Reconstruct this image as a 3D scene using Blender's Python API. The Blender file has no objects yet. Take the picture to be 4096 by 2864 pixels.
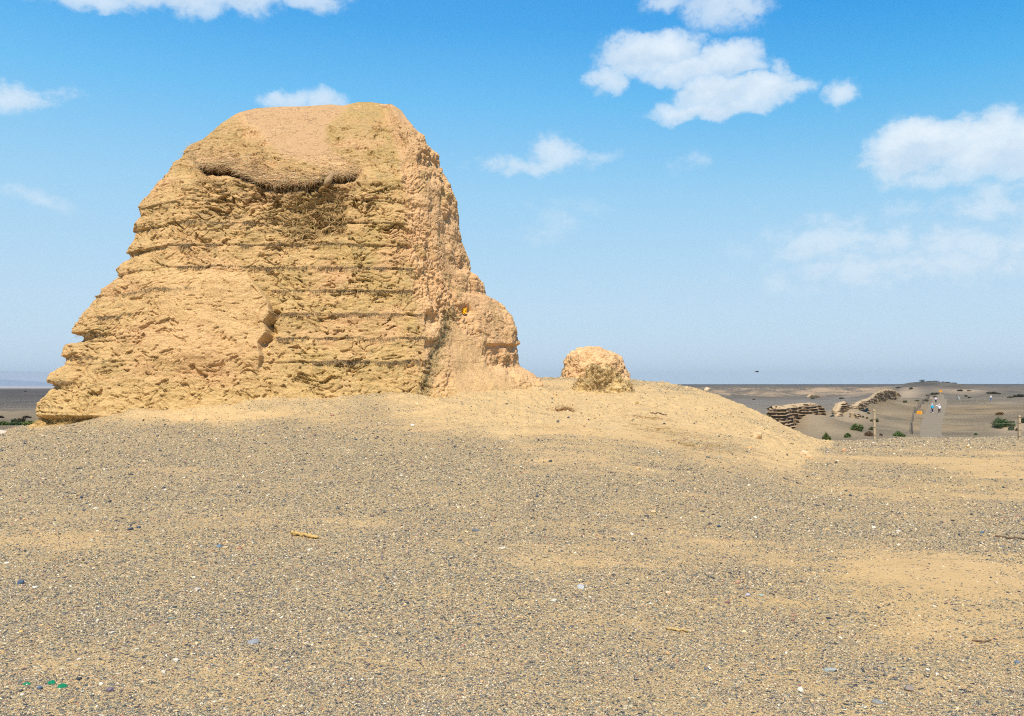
import bpy, bmesh, math, random
import numpy as np
from mathutils import Vector, Matrix, Quaternion

R = math.radians
scene = bpy.context.scene
C = scene.collection
rng = np.random.default_rng(7)
random.seed(7)

# ------------------------------------------------------------ camera, light
F = 796.0                      # focal length in pixels of the 1024 wide frame
PITCH = math.atan(27.5 / F)
EYE = 1.6
cam_d = bpy.data.cameras.new('camera')
cam = bpy.data.objects.new('camera', cam_d); C.objects.link(cam)
cam.location = (0, 0, EYE); cam.rotation_euler = (R(90) + PITCH, 0, 0)
cam_d.sensor_width = 36; cam_d.lens = 36 * F / 1024
cam_d.clip_start = 0.1; cam_d.clip_end = 90000
scene.camera = cam

SUN = Vector((-0.09, -0.56, 0.815)).normalized()
sun_d = bpy.data.lights.new('sun', 'SUN'); sun_d.energy = 4.9; sun_d.angle = R(0.5)
sun_d.color = (1.0, 0.885, 0.71)
sun = bpy.data.objects.new('sun', sun_d); C.objects.link(sun)
sun.rotation_euler = SUN.to_track_quat('Z', 'Y').to_euler(); sun.location = (-20, -20, 60)

scene.view_settings.view_transform = 'Standard'; scene.view_settings.look = 'None'
scene.view_settings.exposure = 0.32; scene.view_settings.gamma = 1
scene.cycles.use_denoising = False
scene.cycles.denoiser = 'OPENIMAGEDENOISE'; scene.cycles.denoising_input_passes = 'RGB_ALBEDO_NORMAL'; scene.cycles.denoising_prefilter = 'ACCURATE'
scene.cycles.max_bounces = 6; scene.cycles.diffuse_bounces = 3
scene.cycles.volume_bounces = 0
scene.render.filter_size = 1.1
scene.cycles.pixel_filter_type = 'BLACKMAN_HARRIS'; scene.cycles.filter_width = 1.1


class NT:
    """small node-tree helper"""
    def __init__(s, tree): s.t = tree; s.n = tree.nodes; s.l = tree.links
    def add(s, typ, ins=None, **kw):
        nd = s.n.new(typ)
        for k, v in kw.items(): setattr(nd, k, v)
        for k, v in (ins or {}).items(): s.put(nd.inputs[k], v)
        return nd
    def put(s, sock, v):
        if isinstance(v, bpy.types.NodeSocket): s.l.new(v, sock)
        elif isinstance(v, bpy.types.Node): s.l.new(v.outputs[0], sock)
        else: sock.default_value = v
    def math(s, op, a, b=None, c=None, clamp=False):
        nd = s.add('ShaderNodeMath', operation=op, use_clamp=clamp)
        s.put(nd.inputs[0], a)
        if b is not None: s.put(nd.inputs[1], b)
        if c is not None: s.put(nd.inputs[2], c)
        return nd.outputs[0]
    def vmath(s, op, a, b=None, out=0):
        nd = s.add('ShaderNodeVectorMath', operation=op)
        s.put(nd.inputs[0], a)
        if b is not None: s.put(nd.inputs[1], b)
        return nd.outputs[out]
    def mix(s, f, a, b, blend='MIX'):
        nd = s.add('ShaderNodeMix', data_type='RGBA', blend_type=blend, clamp_factor=True)
        s.put(nd.inputs[0], f); s.put(nd.inputs[6], a); s.put(nd.inputs[7], b)
        return nd.outputs[2]
    def ramp(s, f, stops, interp='LINEAR'):
        nd = s.add('ShaderNodeValToRGB'); cr = nd.color_ramp; cr.interpolation = interp
        while len(cr.elements) < len(stops): cr.elements.new(0.5)
        for e, (p, c) in zip(cr.elements, stops):
            e.position = p; e.color = tuple(c) + (1,) if len(c) == 3 else c
        s.put(nd.inputs[0], f); return nd.outputs[0]
    def sstep(s, v, a, b):
        nd = s.add('ShaderNodeMapRange', interpolation_type='SMOOTHSTEP')
        s.put(nd.inputs[0], v); s.put(nd.inputs[1], a); s.put(nd.inputs[2], b)
        return nd.outputs[0]
    def noise(s, vec, scale, detail=4, rough=0.55, out=0, lac=2.0, dist=0.0):
        nd = s.add('ShaderNodeTexNoise', {'Scale': scale, 'Detail': detail, 'Roughness': rough, 'Lacunarity': lac, 'Distortion': dist})
        s.put(nd.inputs['Vector'], vec); return nd.outputs[out]


def azel(u, v):
    a = (u - 512) / F; b = (358 - v) / F
    d = Vector((a, math.cos(PITCH) - b * math.sin(PITCH), math.sin(PITCH) + b * math.cos(PITCH))).normalized()
    return math.atan2(d.x, d.y), math.asin(d.z)

# ---- world: sky texture with clouds laid out by azimuth and elevation
world = bpy.data.worlds.new('World'); scene.world = world; world.use_nodes = True
w = NT(world.node_tree); w.n.clear()
sky = w.add('ShaderNodeTexSky'); sky.sky_type = 'NISHITA'; sky.sun_disc = False
sky.sun_elevation = math.asin(SUN.z); sky.sun_rotation = math.atan2(SUN.x, SUN.y)
sky.altitude = 1000; sky.air_density = 1.0; sky.dust_density = 0.6; sky.ozone_density = 1.0
tc = w.add('ShaderNodeTexCoord').outputs['Generated']
sep = w.add('ShaderNodeSeparateXYZ', {0: tc})
az = w.math('ARCTAN2', sep.outputs[0], sep.outputs[1]); el = w.math('ARCSINE', sep.outputs[2])
q0 = w.add('ShaderNodeCombineXYZ', {0: az, 1: el, 2: 0.0}).outputs[0]
wn = w.noise(tc, 22, 5, 0.6, out=1)
wn = w.vmath('MULTIPLY', w.vmath('SUBTRACT', wn, (0.5, 0.5, 0.5)), (0.070, 0.040, 0.0))
q = w.vmath('ADD', q0, wn)
# u, v, half-width, half-height, strength
CLOUDS = [
 # big two-lobed cloud right of centre
 (640, 56, 46, 20, 1.0), (668, 50, 38, 17, 1.0), (728, 58, 36, 16, 1.0), (610, 78, 20, 14, .8), (745, 66, 22, 12, .9),
 (720, 92, 42, 18, 1.0), (765, 90, 40, 18, 1.0), (715, 109, 66, 10, .9), (675, 108, 28, 9, .75), (780, 66, 9, 12, .6), (600, 90, 8, 9, .5),
 (688, 70, 44, 15, 1.0), (660, 76, 26, 12, .8),
 # small one beside it
 (840, 96, 20, 14, .8),
 # big cumulus at the right edge
 (908, 150, 38, 28, 1.0), (935, 138, 34, 24, 1.1), (985, 146, 46, 28, 1.05), (1032, 148, 44, 28, 1.0), (945, 172, 60, 16, .7), (878, 160, 16, 13, .7),
 # top edge
 (668, 3, 26, 12, .7), (727, 6, 44, 22, .8), (312, -3, 40, 13, .7), (90, -4, 60, 11, .75), (165, -6, 66, 19, .9), (235, -5, 44, 19, .85), (20, -5, 30, 9, .5),
 # left, and behind the top of the tower
 (12, 95, 36, 14, .75), (66, 96, 18, 8, .55), (288, 101, 26, 14, .75), (322, 100, 30, 11, .75), (308, 104, 40, 9, .6),
 (40, 195, 56, 11, .42), (70, 196, 34, 8, .35),
 # mid sky
 (556, 154, 34, 19, .72), (520, 166, 60, 10, .6), (590, 158, 38, 10, .5), (690, 160, 22, 14, .42), (716, 148, 9, 6, .3),
 (565, 214, 60, 22, .35), (545, 232, 44, 14, .35), (530, 208, 36, 12, .3), (745, 222, 22, 16, .25),
 # hazy bank low on the right
 (1005, 205, 62, 24, 0.60), (900, 208, 30, 12, 0.45), (830, 224, 40, 16, 0.50), (815, 246, 52, 22, 0.60), (880, 244, 60, 22, 0.60),
 (950, 240, 70, 26, 0.60), (1015, 250, 80, 30, 0.60), (760, 246, 26, 18, 0.38), (900, 268, 150, 26, 0.60), (860, 242, 130, 22, 0.55), (1000, 262, 110, 22, 0.60),
]
acc = None; up = None
for (u, v, ru, rv, s) in CLOUDS:
    a, e = azel(u, v)
    k = math.cos(e)
    d = w.vmath('MULTIPLY', w.vmath('SUBTRACT', q, (a, e, 0)), (F / ru * k, F / rv, 0))
    dd = w.vmath('DOT_PRODUCT', d, d, out=1)
    val = w.math('MULTIPLY', w.math('SUBTRACT', 1.0, w.math('MULTIPLY', dd, 0.62), clamp=True), s)
    sd = w.add('ShaderNodeSeparateXYZ', {0: d})
    wv = w.math('MULTIPLY', val, w.math('MULTIPLY', val, val))
    up = w.math('MULTIPLY', sd.outputs[1], wv) if up is None else w.math('MULTIPLY_ADD', sd.outputs[1], wv, up)
    acc = val if acc is None else w.math('MAXIMUM', acc, val)
fb = w.noise(w.vmath('MULTIPLY', tc, (1.0, 1.0, 1.5)), 26, 12, 0.66)
fb2 = w.noise(tc, 9, 6, 0.6)
dens = w.math('ADD', acc, w.math('MULTIPLY', w.math('SUBTRACT', fb, 0.5), 1.55))
dens = w.math('ADD', dens, w.math('MULTIPLY', w.math('SUBTRACT', fb2, 0.5), 0.35))
alpha = w.math('MULTIPLY', w.sstep(dens, 0.18, 0.66), w.sstep(acc, 0.0, 1.0))
alpha = w.math('MULTIPLY', w.math('POWER', alpha, 0.9), 0.90, clamp=True)
lit = w.math('ADD', w.math('MULTIPLY', up, 0.35), w.math('MULTIPLY', fb, 1.1))
ccol = w.mix(w.sstep(lit, 0.1, 1.0), (0.52, 0.67, 0.83, 1), (0.84, 0.91, 0.96, 1))
# the clear sky: sky texture, graded a touch deeper and hazier low down
elr = w.ramp(w.math('MULTIPLY', el, 1 / 0.55), [
    (0.0, (0.520, 0.640, 0.735)), (0.03, (0.500, 0.630, 0.735)), (0.20, (0.425, 0.600, 0.740)), (0.42, (0.290, 0.545, 0.755)),
    (0.63, (0.125, 0.440, 0.760)), (0.78, (0.050, 0.330, 0.710)), (1.0, (0.018, 0.230, 0.600))])
skyc = w.vmath('MULTIPLY', sky.outputs[0], (0.11, 0.11, 0.11))
clear = w.mix(0.92, skyc, elr)
deep = w.math('MULTIPLY', w.sstep(az, -0.1, 0.62), w.sstep(el, 0.14, 0.42))
clear = w.mix(w.math('MULTIPLY', deep, 0.75), clear, w.vmath('MULTIPLY', clear, (0.30, 0.78, 0.92)))
ccol = w.vmath('MULTIPLY', ccol, (0.88, 0.87, 0.86))
final = w.mix(alpha, clear, ccol)
bg = w.add('ShaderNodeBackground', {'Color': final, 'Strength': 1.0})
wo = w.add('ShaderNodeOutputWorld', {'Surface': bg.outputs[0]})

# ------------------------------------------------------------ numpy helpers
GR = rng.normal(size=(256, 3)); GR /= np.linalg.norm(GR, axis=1, keepdims=True)
def gnoise(p, seed=0):
    p = np.asarray(p, dtype=np.float64)
    i = np.floor(p).astype(np.int64); f = p - i
    t = f * f * f * (f * (f * 6 - 15) + 10)
    def g(dx, dy, dz):
        h = (i[..., 0] + dx) * 73856093 ^ (i[..., 1] + dy) * 19349663 ^ (i[..., 2] + dz) * 83492791 ^ (seed * 2654435 + 977)
        h = (h ^ (h >> 13)) * 1274126177
        h = (h ^ (h >> 16)) & 255
        G = GR[h]
        return G[..., 0] * (f[..., 0] - dx) + G[..., 1] * (f[..., 1] - dy) + G[..., 2] * (f[..., 2] - dz)
    x, y, z = t[..., 0], t[..., 1], t[..., 2]
    a = g(0, 0, 0) * (1 - x) + g(1, 0, 0) * x; b = g(0, 1, 0) * (1 - x) + g(1, 1, 0) * x
    c = g(0, 0, 1) * (1 - x) + g(1, 0, 1) * x; d = g(0, 1, 1) * (1 - x) + g(1, 1, 1) * x
    return ((a * (1 - y) + b * y) * (1 - z) + (c * (1 - y) + d * y) * z) * 1.6
def fbm(p, o=4, seed=0, gain=0.5, kind='n'):
    s = 0; a = 1; t = 0
    for k in range(o):
        n = gnoise(p * (2.03 ** k), seed + k)
        if kind == 'b': n = np.abs(n) * 2 - 0.55
        if kind == 'r': n = 0.55 - np.abs(n) * 2
        s = s + a * n; t += a; a *= gain
    return s / t
def sst(x, a, b):
    t = np.clip((x - a) / (b - a), 0, 1); return t * t * (3 - 2 * t)

CT, ST = math.cos(PITCH), math.sin(PITCH)
def P(u, v, D):
    u = np.asarray(u, float); v = np.asarray(v, float)
    a = (u - 512) / F; b = (358 - v) / F
    y = CT - b * ST
    return np.stack([a / y * D, np.ones_like(a) * D, EYE + (ST + b * CT) / y * D], -1)
def proj(p):
    x, y, z = p[..., 0], p[..., 1], p[..., 2] - EYE
    dep = y * CT + z * ST; upc = -y * ST + z * CT
    dep = np.maximum(dep, 1e-3)
    return 512 + F * x / dep, 358 - F * upc / dep

def blur(a, s, ax):
    n = int(3 * s) + 1; k = np.exp(-0.5 * (np.arange(-n, n + 1) / s) ** 2); k /= k.sum()
    pad = [(0, 0)] * a.ndim; pad[ax] = (n, n)
    b = np.pad(a, pad, mode='edge')
    return np.apply_along_axis(lambda m: np.convolve(m, k, 'valid'), ax, b)

# ------------------------------------------------------------ ground heights
TD = np.array([0, 4, 8, 13, 18, 21, 24, 27, 30, 34, 38, 46, 60.])
TU = [-300, 0, 33, 100, 220, 300, 424, 500, 560, 630, 690, 730, 760, 790, 812, 840, 900, 975, 1024, 1300]
TZ = np.array([
 [0, 0, .0, .10, .15, .15, .10, -.1, -.4, -.9, -1.5, -2.8, -4.1],
 [0, 0, .05, .13, .22, .24, .22, .05, -.3, -.9, -1.5, -2.8, -4.1],
 [0, 0, .08, .25, .42, .48, .45, .3, .0, -.6, -1.4, -2.8, -4.1],
 [0, 0, .1, .35, .60, .70, .7, .6, .4, -.2, -1.2, -2.7, -4.1],
 [0, 0, .1, .40, .72, .86, .95, .9, .7, .2, -1.0, -2.6, -4.1],
 [0, 0, .1, .48, .90, 1.12, 1.3, 1.3, 1.2, .6, -.6, -2.5, -4.1],
 [0, 0, .1, .50, .95, 1.17, 1.5, 1.7, 1.7, 1.2, 0, -2.4, -4.1],
 [0, 0, .1, .48, .92, 1.22, 1.6, 1.93, 1.9, 1.3, .2, -2.4, -4.1],
 [0, 0, .08, .45, .85, 1.10, 1.5, 1.85, 1.92, 1.4, .2, -2.4, -4.1],
 [0, 0, .06, .38, .75, 1.02, 1.4, 1.80, 1.86, 1.2, .0, -2.4, -4.1],
 [0, 0, .04, .25, .55, .88, 1.3, 1.60, 1.45, .7, -.6, -2.7, -4.1],
 [0, 0, .02, .16, .40, .70, 1.08, 1.15, .8, -.1, -1.3, -3.0, -4.1],
 [0, 0, .0, .08, .25, .48, .72, .66, .3, -.6, -1.6, -3.2, -4.1],
 [0, 0, -.02, .0, .06, .16, .24, .15, -.1, -.8, -1.6, -3.3, -4.1],
 [0, 0, -.04, -.05, -.05, -.05, -.10, -.22, -.42, -.78, -1.3, -3.3, -4.1],
 [0, 0, -.04, -.08, -.12, -.17, -.25, -.36, -.52, -.75, -1.05, -3.0, -4.1],
 [0, 0, -.04, -.08, -.15, -.2, -.28, -.38, -.5, -.65, -.85, -2.8, -4.1],
 [0, 0, -.04, -.08, -.15, -.2, -.28, -.38, -.5, -.65, -.82, -2.8, -4.1],
 [0, 0, -.04, -.08, -.15, -.2, -.26, -.34, -.44, -.56, -.75, -2.8, -4.1],
 [0, 0, -.04, -.08, -.12, -.15, -.2, -.28, -.36, -.46, -.65, -2.6, -4.1]])
gU = np.arange(-300, 1301, 4.0); gD = np.arange(0, 60.01, 0.4)
tmp = np.array([np.interp(gD, TD, r) for r in TZ])
NEAR = np.array([np.interp(gU, TU, tmp[:, j]) for j in range(len(gD))]).T
NEAR = blur(blur(NEAR, 2.2, 0), 2.2, 1)
FD = np.array([60, 90, 150, 200, 260, 340, 450, 600, 900, 1500, 3000, 20000.])
FU = [-300, 300, 600, 700, 800, 900, 936, 990, 1024, 1300]
FZ = np.array([
 [-4.1] * 11 + [-4.1], [-4.1] * 11 + [-4.1],
 [-4.1, -4.1, -4.1, -4.1, -4.1, -4.0, -2.6, 0.3, 2.2, 3.8, 1, -4],
 [-4.1, -4.1, -4.1, -4.1, -4.1, -4.0, -2.6, 0.5, 2.3, 4.0, 1, -4],
 [-4.1, -4.1, -4.1, -4.1, -4.1, -4.0, -2.4, 0.6, 2.5, 4.1, 1, -4],
 [-4.1, -4.1, -4.1, -3.7, -2.9, -2.2, -1.1, 0.7, 2.6, 4.3, 1, -4],
 [-4.1, -4.1, -4.1, -4.1, -2.7, -1.7, -.7, 0.8, 2.7, 4.5, 1, -4],
 [-4.1, -4.1, -3.5, -2.55, -2.1, -1.6, -.8, 0.7, 2.7, 4.5, 1, -4],
 [-4.1, -4.1, -3.3, -2.45, -2.0, -1.6, -.8, 0.7, 2.7, 4.5, 1, -4],
 [-4.1, -4.1, -3.2, -2.4, -2.0, -1.6, -.8, 0.7, 2.7, 4.5, 1, -4]])
fD = np.linspace(math.log(60), math.log(20000), 240)
tmp = np.array([np.interp(fD, np.log(FD), r) for r in FZ])
FAR = np.array([np.interp(gU, FU, tmp[:, j]) for j in range(len(fD))]).T
FAR = blur(blur(FAR, 3, 0), 1.6, 1)
def bil(T, a, b):
    a = np.clip(a, 0, T.shape[0] - 1.001); b = np.clip(b, 0, T.shape[1] - 1.001)
    i = a.astype(int); j = b.astype(int); fa = a - i; fb_ = b - j
    return (T[i, j] * (1 - fa) + T[i + 1, j] * fa) * (1 - fb_) + (T[i, j + 1] * (1 - fa) + T[i + 1, j + 1] * fa) * fb_
def UD(x, y):
    ax = np.abs(x); D = np.where(y > 0, np.maximum(y, 0), 0)
    D = np.sqrt(D ** 2 + np.maximum(0, ax - np.maximum(y, 0) * 1.0) ** 2)
    u = 512 + F * x / np.maximum(y, 0.8)
    u = np.where(y < 0.8, np.where(x > 0, 1300, -300), u)
    return np.clip(u, -300, 1300), D
# mounds in the valley and far bluffs: u, D, height, half-width x (m), half-depth y (m)
MOUNDS = [
 (797, 95, 1.7, 2.2, 4), (806, 95.5, 2.3, 2.6, 5), (815, 97, 2.2, 2.6, 6), (824, 99, 1.7, 3, 6), (834, 103, 1.2, 3, 7), (846, 117, 2.3, 3.2, 6), (857, 126, 1.6, 4, 8), (840, 110, 1.4, 3, 5),
 (868, 152, 2.1, 4, 9), (876, 168, 2.3, 5, 10), (886, 184, 2.3, 6, 12), (896, 202, 2.3, 7, 14), (908, 222, 1.5, 12, 16),
 (925, 430, 4.8, 7, 40), (932, 432, 4.4, 6, 30), (940, 440, 4.3, 6, 40), (948, 450, 2.8, 12, 40), (905, 300, 2.0, 8, 25), (909, 340, 3.0, 8, 30), (914, 400, 3.4, 9, 30),
 (762, 400, 2.9, 7, 22), (772, 402, 2.2, 6, 18), (820, 430, 2.9, 9, 26), (806, 450, 2.0, 12, 24), (858, 430, 2.2, 10, 26), (740, 430, 2.0, 12, 26), (790, 470, 1.4, 14, 26), (716, 440, 2.2, 12, 26),
 (878, 470, 2.0, 12, 30), (962, 330, 1.6, 14, 26), (990, 400, .9, 24, 30),
 (1010, 103, .75, 3.2, 3.5), (1024, 101, .5, 3, 3), (1000, 150, .45, 3, 3),
 (935, 300, 1.3, 5, 9), (928, 262, .6, 4, 5), (993, 270, .9, 5, 7), (1018, 230, 0.7, 5, 7), (960, 262, .5, 4, 6), (856, 100, .5, 3, 3), (869, 98, .3, 2, 2),
 (28, 150, .9, 2.5, 4), (1, 148, .9, 3.5, 4), (30, 400, 2, 60, 40), (-60, 500, 3, 90, 60), (60, 700, 2.5, 120, 60),
]
def H(x, y, fine=True):
    x = np.asarray(x, float); y = np.asarray(y, float)
    u, D = UD(x, y)
    zn = bil(NEAR, (u + 300) / 4, D / 0.4)
    zf = bil(FAR, (u + 300) / 4, (np.log(np.maximum(D, 60)) - fD[0]) / (fD[1] - fD[0]))
    z = np.where(D < 60, zn, zf)
    far = D > 55
    if far.any():
        m = np.zeros_like(z)
        for (mu, mD, h, sx, sy) in MOUNDS:
            mx = (mu - 512) / F * mD
            m = np.maximum(m, h * np.exp(-0.5 * (((x - mx) / sx) ** 2 + ((y - mD) / sy) ** 2)))
        z = z + m * far
    if fine:
        p = np.stack([x, y, np.zeros_like(x)], -1)
        pd = np.minimum(1, D / 3.0)
        nearw = np.exp(-(D / 45) ** 2)
        z = z + pd * nearw * (0.05 * gnoise(p * 0.35, 3) + 0.018 * gnoise(p * 1.1, 4) + 0.006 * gnoise(p * 3.7, 5))
        # crumbly flank of the mound and apron of the tower
        fl = flank(u, D) * nearw
        z = z + fl * (0.08 * fbm(p * 1.3, 3, 11) + 0.14 * fbm(p * np.array([2.6, 2.6, 1]), 5, 12, .66, kind='b'))
        vw = sst(D, 60, 100) * (1 - sst(D, 2500, 4000))
        z = z + vw * (0.22 * gnoise(p * 0.035, 21) + 0.10 * gnoise(p * 0.16, 22))
        # gullied bluffs
        bl = sst(D, 330, 420) * (1 - sst(D, 620, 900)) * sst(u, 600, 700)
        z = z - bl * (1.5 * np.clip(fbm(p * np.array([0.06, 0.02, 1]), 4, 25, kind='r') + .15, 0, 1))
    ap = sst(D, 18.6, 20.6) * (1 - sst(D, 24, 26)) * sst(u, 60, 150) * (1 - sst(u, 430, 520)) * (gnoise(np.stack([x * .8, y * .8, 0 * x], -1), 14) * .16 + .20)
    z = z + ap
    return z
def flank(u, D):
    # 1 on the sandy mound (tower platform) and its flank, 0 on the gravel flat
    foot = np.interp(u, [0, 33, 100, 220, 300, 424, 520, 600, 700, 760, 800, 830, 860], [40, 20.0, 19.6, 19.0, 18.0, 17.0, 17.0, 17.2, 16.8, 16.5, 18.0, 24, 60])
    foot = foot + 1.4 * np.sin(u * .021) + .7 * np.sin(u * .067 + 2)
    return sst(D, foot - 2.4, foot + 3.0) * (1 - sst(D, 40, 48)) * (1 - sst(u, 815, 850))

def ground_at(u, v):
    """first point of the ground seen at a pixel, from the ground sheet's own grid"""
    u = np.atleast_1d(np.asarray(u, float)); v = np.atleast_1d(np.asarray(v, float)); out = np.zeros(u.shape + (3,))
    for k in range(len(u)):
        d_ = P(u[k], v[k], 1.0) - np.array([0, 0, EYE]); h_ = math.hypot(d_[0], d_[1]); sl = d_[2] / h_
        a_ = math.degrees(math.atan2(d_[0], d_[1])); j = int(np.searchsorted(az_out, a_)) - 1; t = (a_ - az_out[j]) / (az_out[j + 1] - az_out[j])
        zc = gz[:, j] * (1 - t) + gz[:, j + 1] * t; df = EYE + sl * rad - zc
        ok_ = np.where((df <= 0) & (rad > 2.5))[0]
        if len(ok_): i = ok_[0]; f_ = df[i - 1] / max(1e-9, df[i - 1] - df[i]); r_ = rad[i - 1] + (rad[i] - rad[i - 1]) * f_
        else: i = int(np.searchsorted(rad, 300)); f_ = 0; r_ = rad[i]
        out[k] = (d_[0] / h_ * r_, d_[1] / h_ * r_, zc[i] if f_ == 0 else zc[i - 1] * (1 - f_) + zc[i] * f_)
    return out

# ------------------------------------------------------------ mesh helpers
def mesh_np(name, V, faces, mat, smooth=False, parent=None, cols=None, attrs=None):
    """V (n,3); faces (m,k) array or list of arrays with 3 or 4 columns"""
    me = bpy.data.meshes.new(name)
    fl = faces if isinstance(faces, list) else [faces]
    V = np.ascontiguousarray(V, dtype=np.float32)
    me.vertices.add(len(V)); me.vertices.foreach_set('co', V.ravel())
    nl = sum(f.size for f in fl); nf = sum(len(f) for f in fl)
    me.loops.add(nl); me.polygons.add(nf)
    li = np.concatenate([f.ravel() for f in fl]).astype(np.int32)
    tot = np.concatenate([np.full(len(f), f.shape[1]) for f in fl])
    st = np.concatenate([[0], np.cumsum(tot)[:-1]]).astype(np.int32)
    me.loops.foreach_set('vertex_index', li)
    me.polygons.foreach_set('loop_start', st)
    me.polygons.foreach_set('use_smooth', np.full(nf, smooth, dtype=bool))
    me.update(calc_edges=True); me.validate()
    if cols is not None:
        a = me.color_attributes.new('tone', 'FLOAT_COLOR', 'POINT')
        c = np.ones((len(V), 4), np.float32); c[:, :3] = cols
        a.data.foreach_set('color', c.ravel())
    for k, arr in (attrs or {}).items():
        a = me.attributes.new(k, 'FLOAT', 'POINT'); a.data.foreach_set('value', np.ascontiguousarray(arr, dtype=np.float32))
    for m in (mat if isinstance(mat, (list, tuple)) else [mat]): me.materials.append(m)
    o = bpy.data.objects.new(name, me); C.objects.link(o)
    if parent is not None: o.parent = parent
    return o
def tag(o, label=None, cat=None, group=None, kind=None):
    if label: o['label'] = label
    if cat: o['category'] = cat
    if group: o['group'] = group
    if kind: o['kind'] = kind
    return o
def empty(name, loc, rz=0):
    o = bpy.data.objects.new(name, None); C.objects.link(o)
    o.location = tuple(float(c) for c in loc); o.rotation_euler = (0, 0, rz); o.empty_display_size = 0.2
    return o
def grid_faces(nr, nc, wrap=False):
    r = np.arange(nr - 1)[:, None]; c = np.arange(nc if wrap else nc - 1)[None, :]
    c2 = (c + 1) % nc
    return np.stack(np.broadcast_arrays(r * nc + c, r * nc + c2, (r + 1) * nc + c2, (r + 1) * nc + c), -1).reshape(-1, 4)

# ------------------------------------------------------------ materials
def new_mat(name):
    m = bpy.data.materials.new(name); m.use_nodes = True
    t = NT(m.node_tree); b = m.node_tree.nodes['Principled BSDF']
    b.inputs['Roughness'].default_value = 0.9
    b.inputs['Specular IOR Level'].default_value = 0.05
    return m, t, b
def simple(name, col, rough=0.85, var=0.25, scale=12, bump=0.3, bscale=40, spec=0.2, dist=0.01):
    m, t, b = new_mat(name)
    co = t.add('ShaderNodeTexCoord').outputs['Object']
    n = t.noise(co, scale, 4, 0.6)
    f = t.math('MULTIPLY_ADD', n, 2 * var, 1 - var)
    c = t.vmath('MULTIPLY', tuple(col), t.add('ShaderNodeCombineXYZ', {0: f, 1: f, 2: f}).outputs[0])
    t.put(b.inputs['Base Color'], c); b.inputs['Roughness'].default_value = rough
    b.inputs['Specular IOR Level'].default_value = spec
    if bump:
        bn = t.add('ShaderNodeBump', {'Strength': bump, 'Distance': dist, 'Height': t.noise(co, bscale, 4, 0.6)})
        t.put(b.inputs['Normal'], bn.outputs[0])
    return m
def toned(name, var=0.3, scale=8, bump=0.5, bscale=30, dist=0.02, rough=0.92, spec=0.15):
    """material that takes its local colour from the mesh's own tone attribute"""
    m, t, b = new_mat(name)
    co = t.add('ShaderNodeTexCoord').outputs['Object']
    at = t.add('ShaderNodeAttribute', attribute_name='tone').outputs['Color']
    n = t.noise(co, scale, 5, 0.65)
    f = t.math('MULTIPLY_ADD', n, 2 * var, 1 - var)
    c = t.vmath('MULTIPLY', at, t.add('ShaderNodeCombineXYZ', {0: f, 1: f, 2: f}).outputs[0])
    t.put(b.inputs['Base Color'], c); b.inputs['Roughness'].default_value = rough
    b.inputs['Specular IOR Level'].default_value = spec
    if bump:
        bn = t.add('ShaderNodeBump', {'Strength': bump, 'Distance': dist, 'Height': t.noise(co, bscale, 5, 0.65)})
        t.put(b.inputs['Normal'], bn.outputs[0])
    return m

STONES = [(0.0, (.045, .052, .062)), (0.10, (.085, .090, .095)), (0.20, (.16, .16, .15)), (0.34, (.24, .225, .18)),
          (0.48, (.20, .20, .155)), (0.56, (.38, .30, .18)), (0.74, (.50, .39, .22)), (0.87, (.60, .54, .42)), (0.94, (.34, .18, .11)), (0.97, (.62, .40, .17))]

def ground_mat():
    m, t, b = new_mat('gravelly_sand')
    co = t.add('ShaderNodeTexCoord').outputs['Object']
    tone = t.add('ShaderNodeAttribute', attribute_name='tone').outputs['Color']
    g = t.add('ShaderNodeAttribute', attribute_name='gravel').outputs['Fac']
    n1 = t.noise(co, 2.3, 5, 0.6); n2 = t.noise(co, 40, 3, 0.6)
    f = t.math('ADD', t.math('MULTIPLY_ADD', n1, 0.30, 0.72), t.math('MULTIPLY', n2, 0.26))
    sand = t.vmath('MULTIPLY', tone, t.add('ShaderNodeCombineXYZ', {0: f, 1: f, 2: f}).outputs[0])
    col = sand; hs = t.math('MULTIPLY', n2, 0.10)
    dn = t.noise(co, 3.1, 5, 0.7)
    for sc, k, hgt in ((150, 1.2, 0.45), (75, 1.05, 0.8), (36, 0.72, 1.5)):
        vo = t.add('ShaderNodeTexVoronoi', {'Vector': co, 'Scale': sc, 'Randomness': 1.0})
        rc = t.add('ShaderNodeSeparateColor', {0: vo.outputs['Color']})
        thr = t.math('MULTIPLY', t.math('ADD', g, t.math('MULTIPLY', t.math('SUBTRACT', dn, 0.5), 0.9)), k)
        on = t.math('LESS_THAN', rc.outputs[0], thr)
        size = t.math('MULTIPLY_ADD', rc.outputs[2], 0.30, 0.30)
        inside = t.sstep(t.math('SUBTRACT', size, vo.outputs['Distance']), -0.02, 0.10)
        mk = t.math('MULTIPLY', on, inside)
        sc_ = t.vmath('MULTIPLY', t.ramp(rc.outputs[1], STONES, 'CONSTANT'), (1.13, 1.11, 1.02))
        col = t.mix(mk, col, sc_)
        hs = t.math('ADD', t.math('MULTIPLY', hs, t.math('SUBTRACT', 1.0, mk)), t.math('MULTIPLY', mk, t.math('MULTIPLY', t.math('SUBTRACT', 0.75, vo.outputs['Distance']), hgt)))
    t.put(b.inputs['Base Color'], col)
    bn = t.add('ShaderNodeBump', {'Strength': 0.9, 'Distance': 0.012, 'Height': hs})
    bn2 = t.add('ShaderNodeBump', {'Strength': 0.55, 'Distance': 0.05, 'Height': t.noise(co, 6.5, 7, 0.72), 'Normal': bn.outputs[0]})
    t.put(b.inputs['Normal'], bn2.outputs[0])
    return m
M_ground = ground_mat()
M_stone = toned('pebble_stone', 0.18, 30, 0.3, 120, 0.003, 0.8, 0.3)
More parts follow.
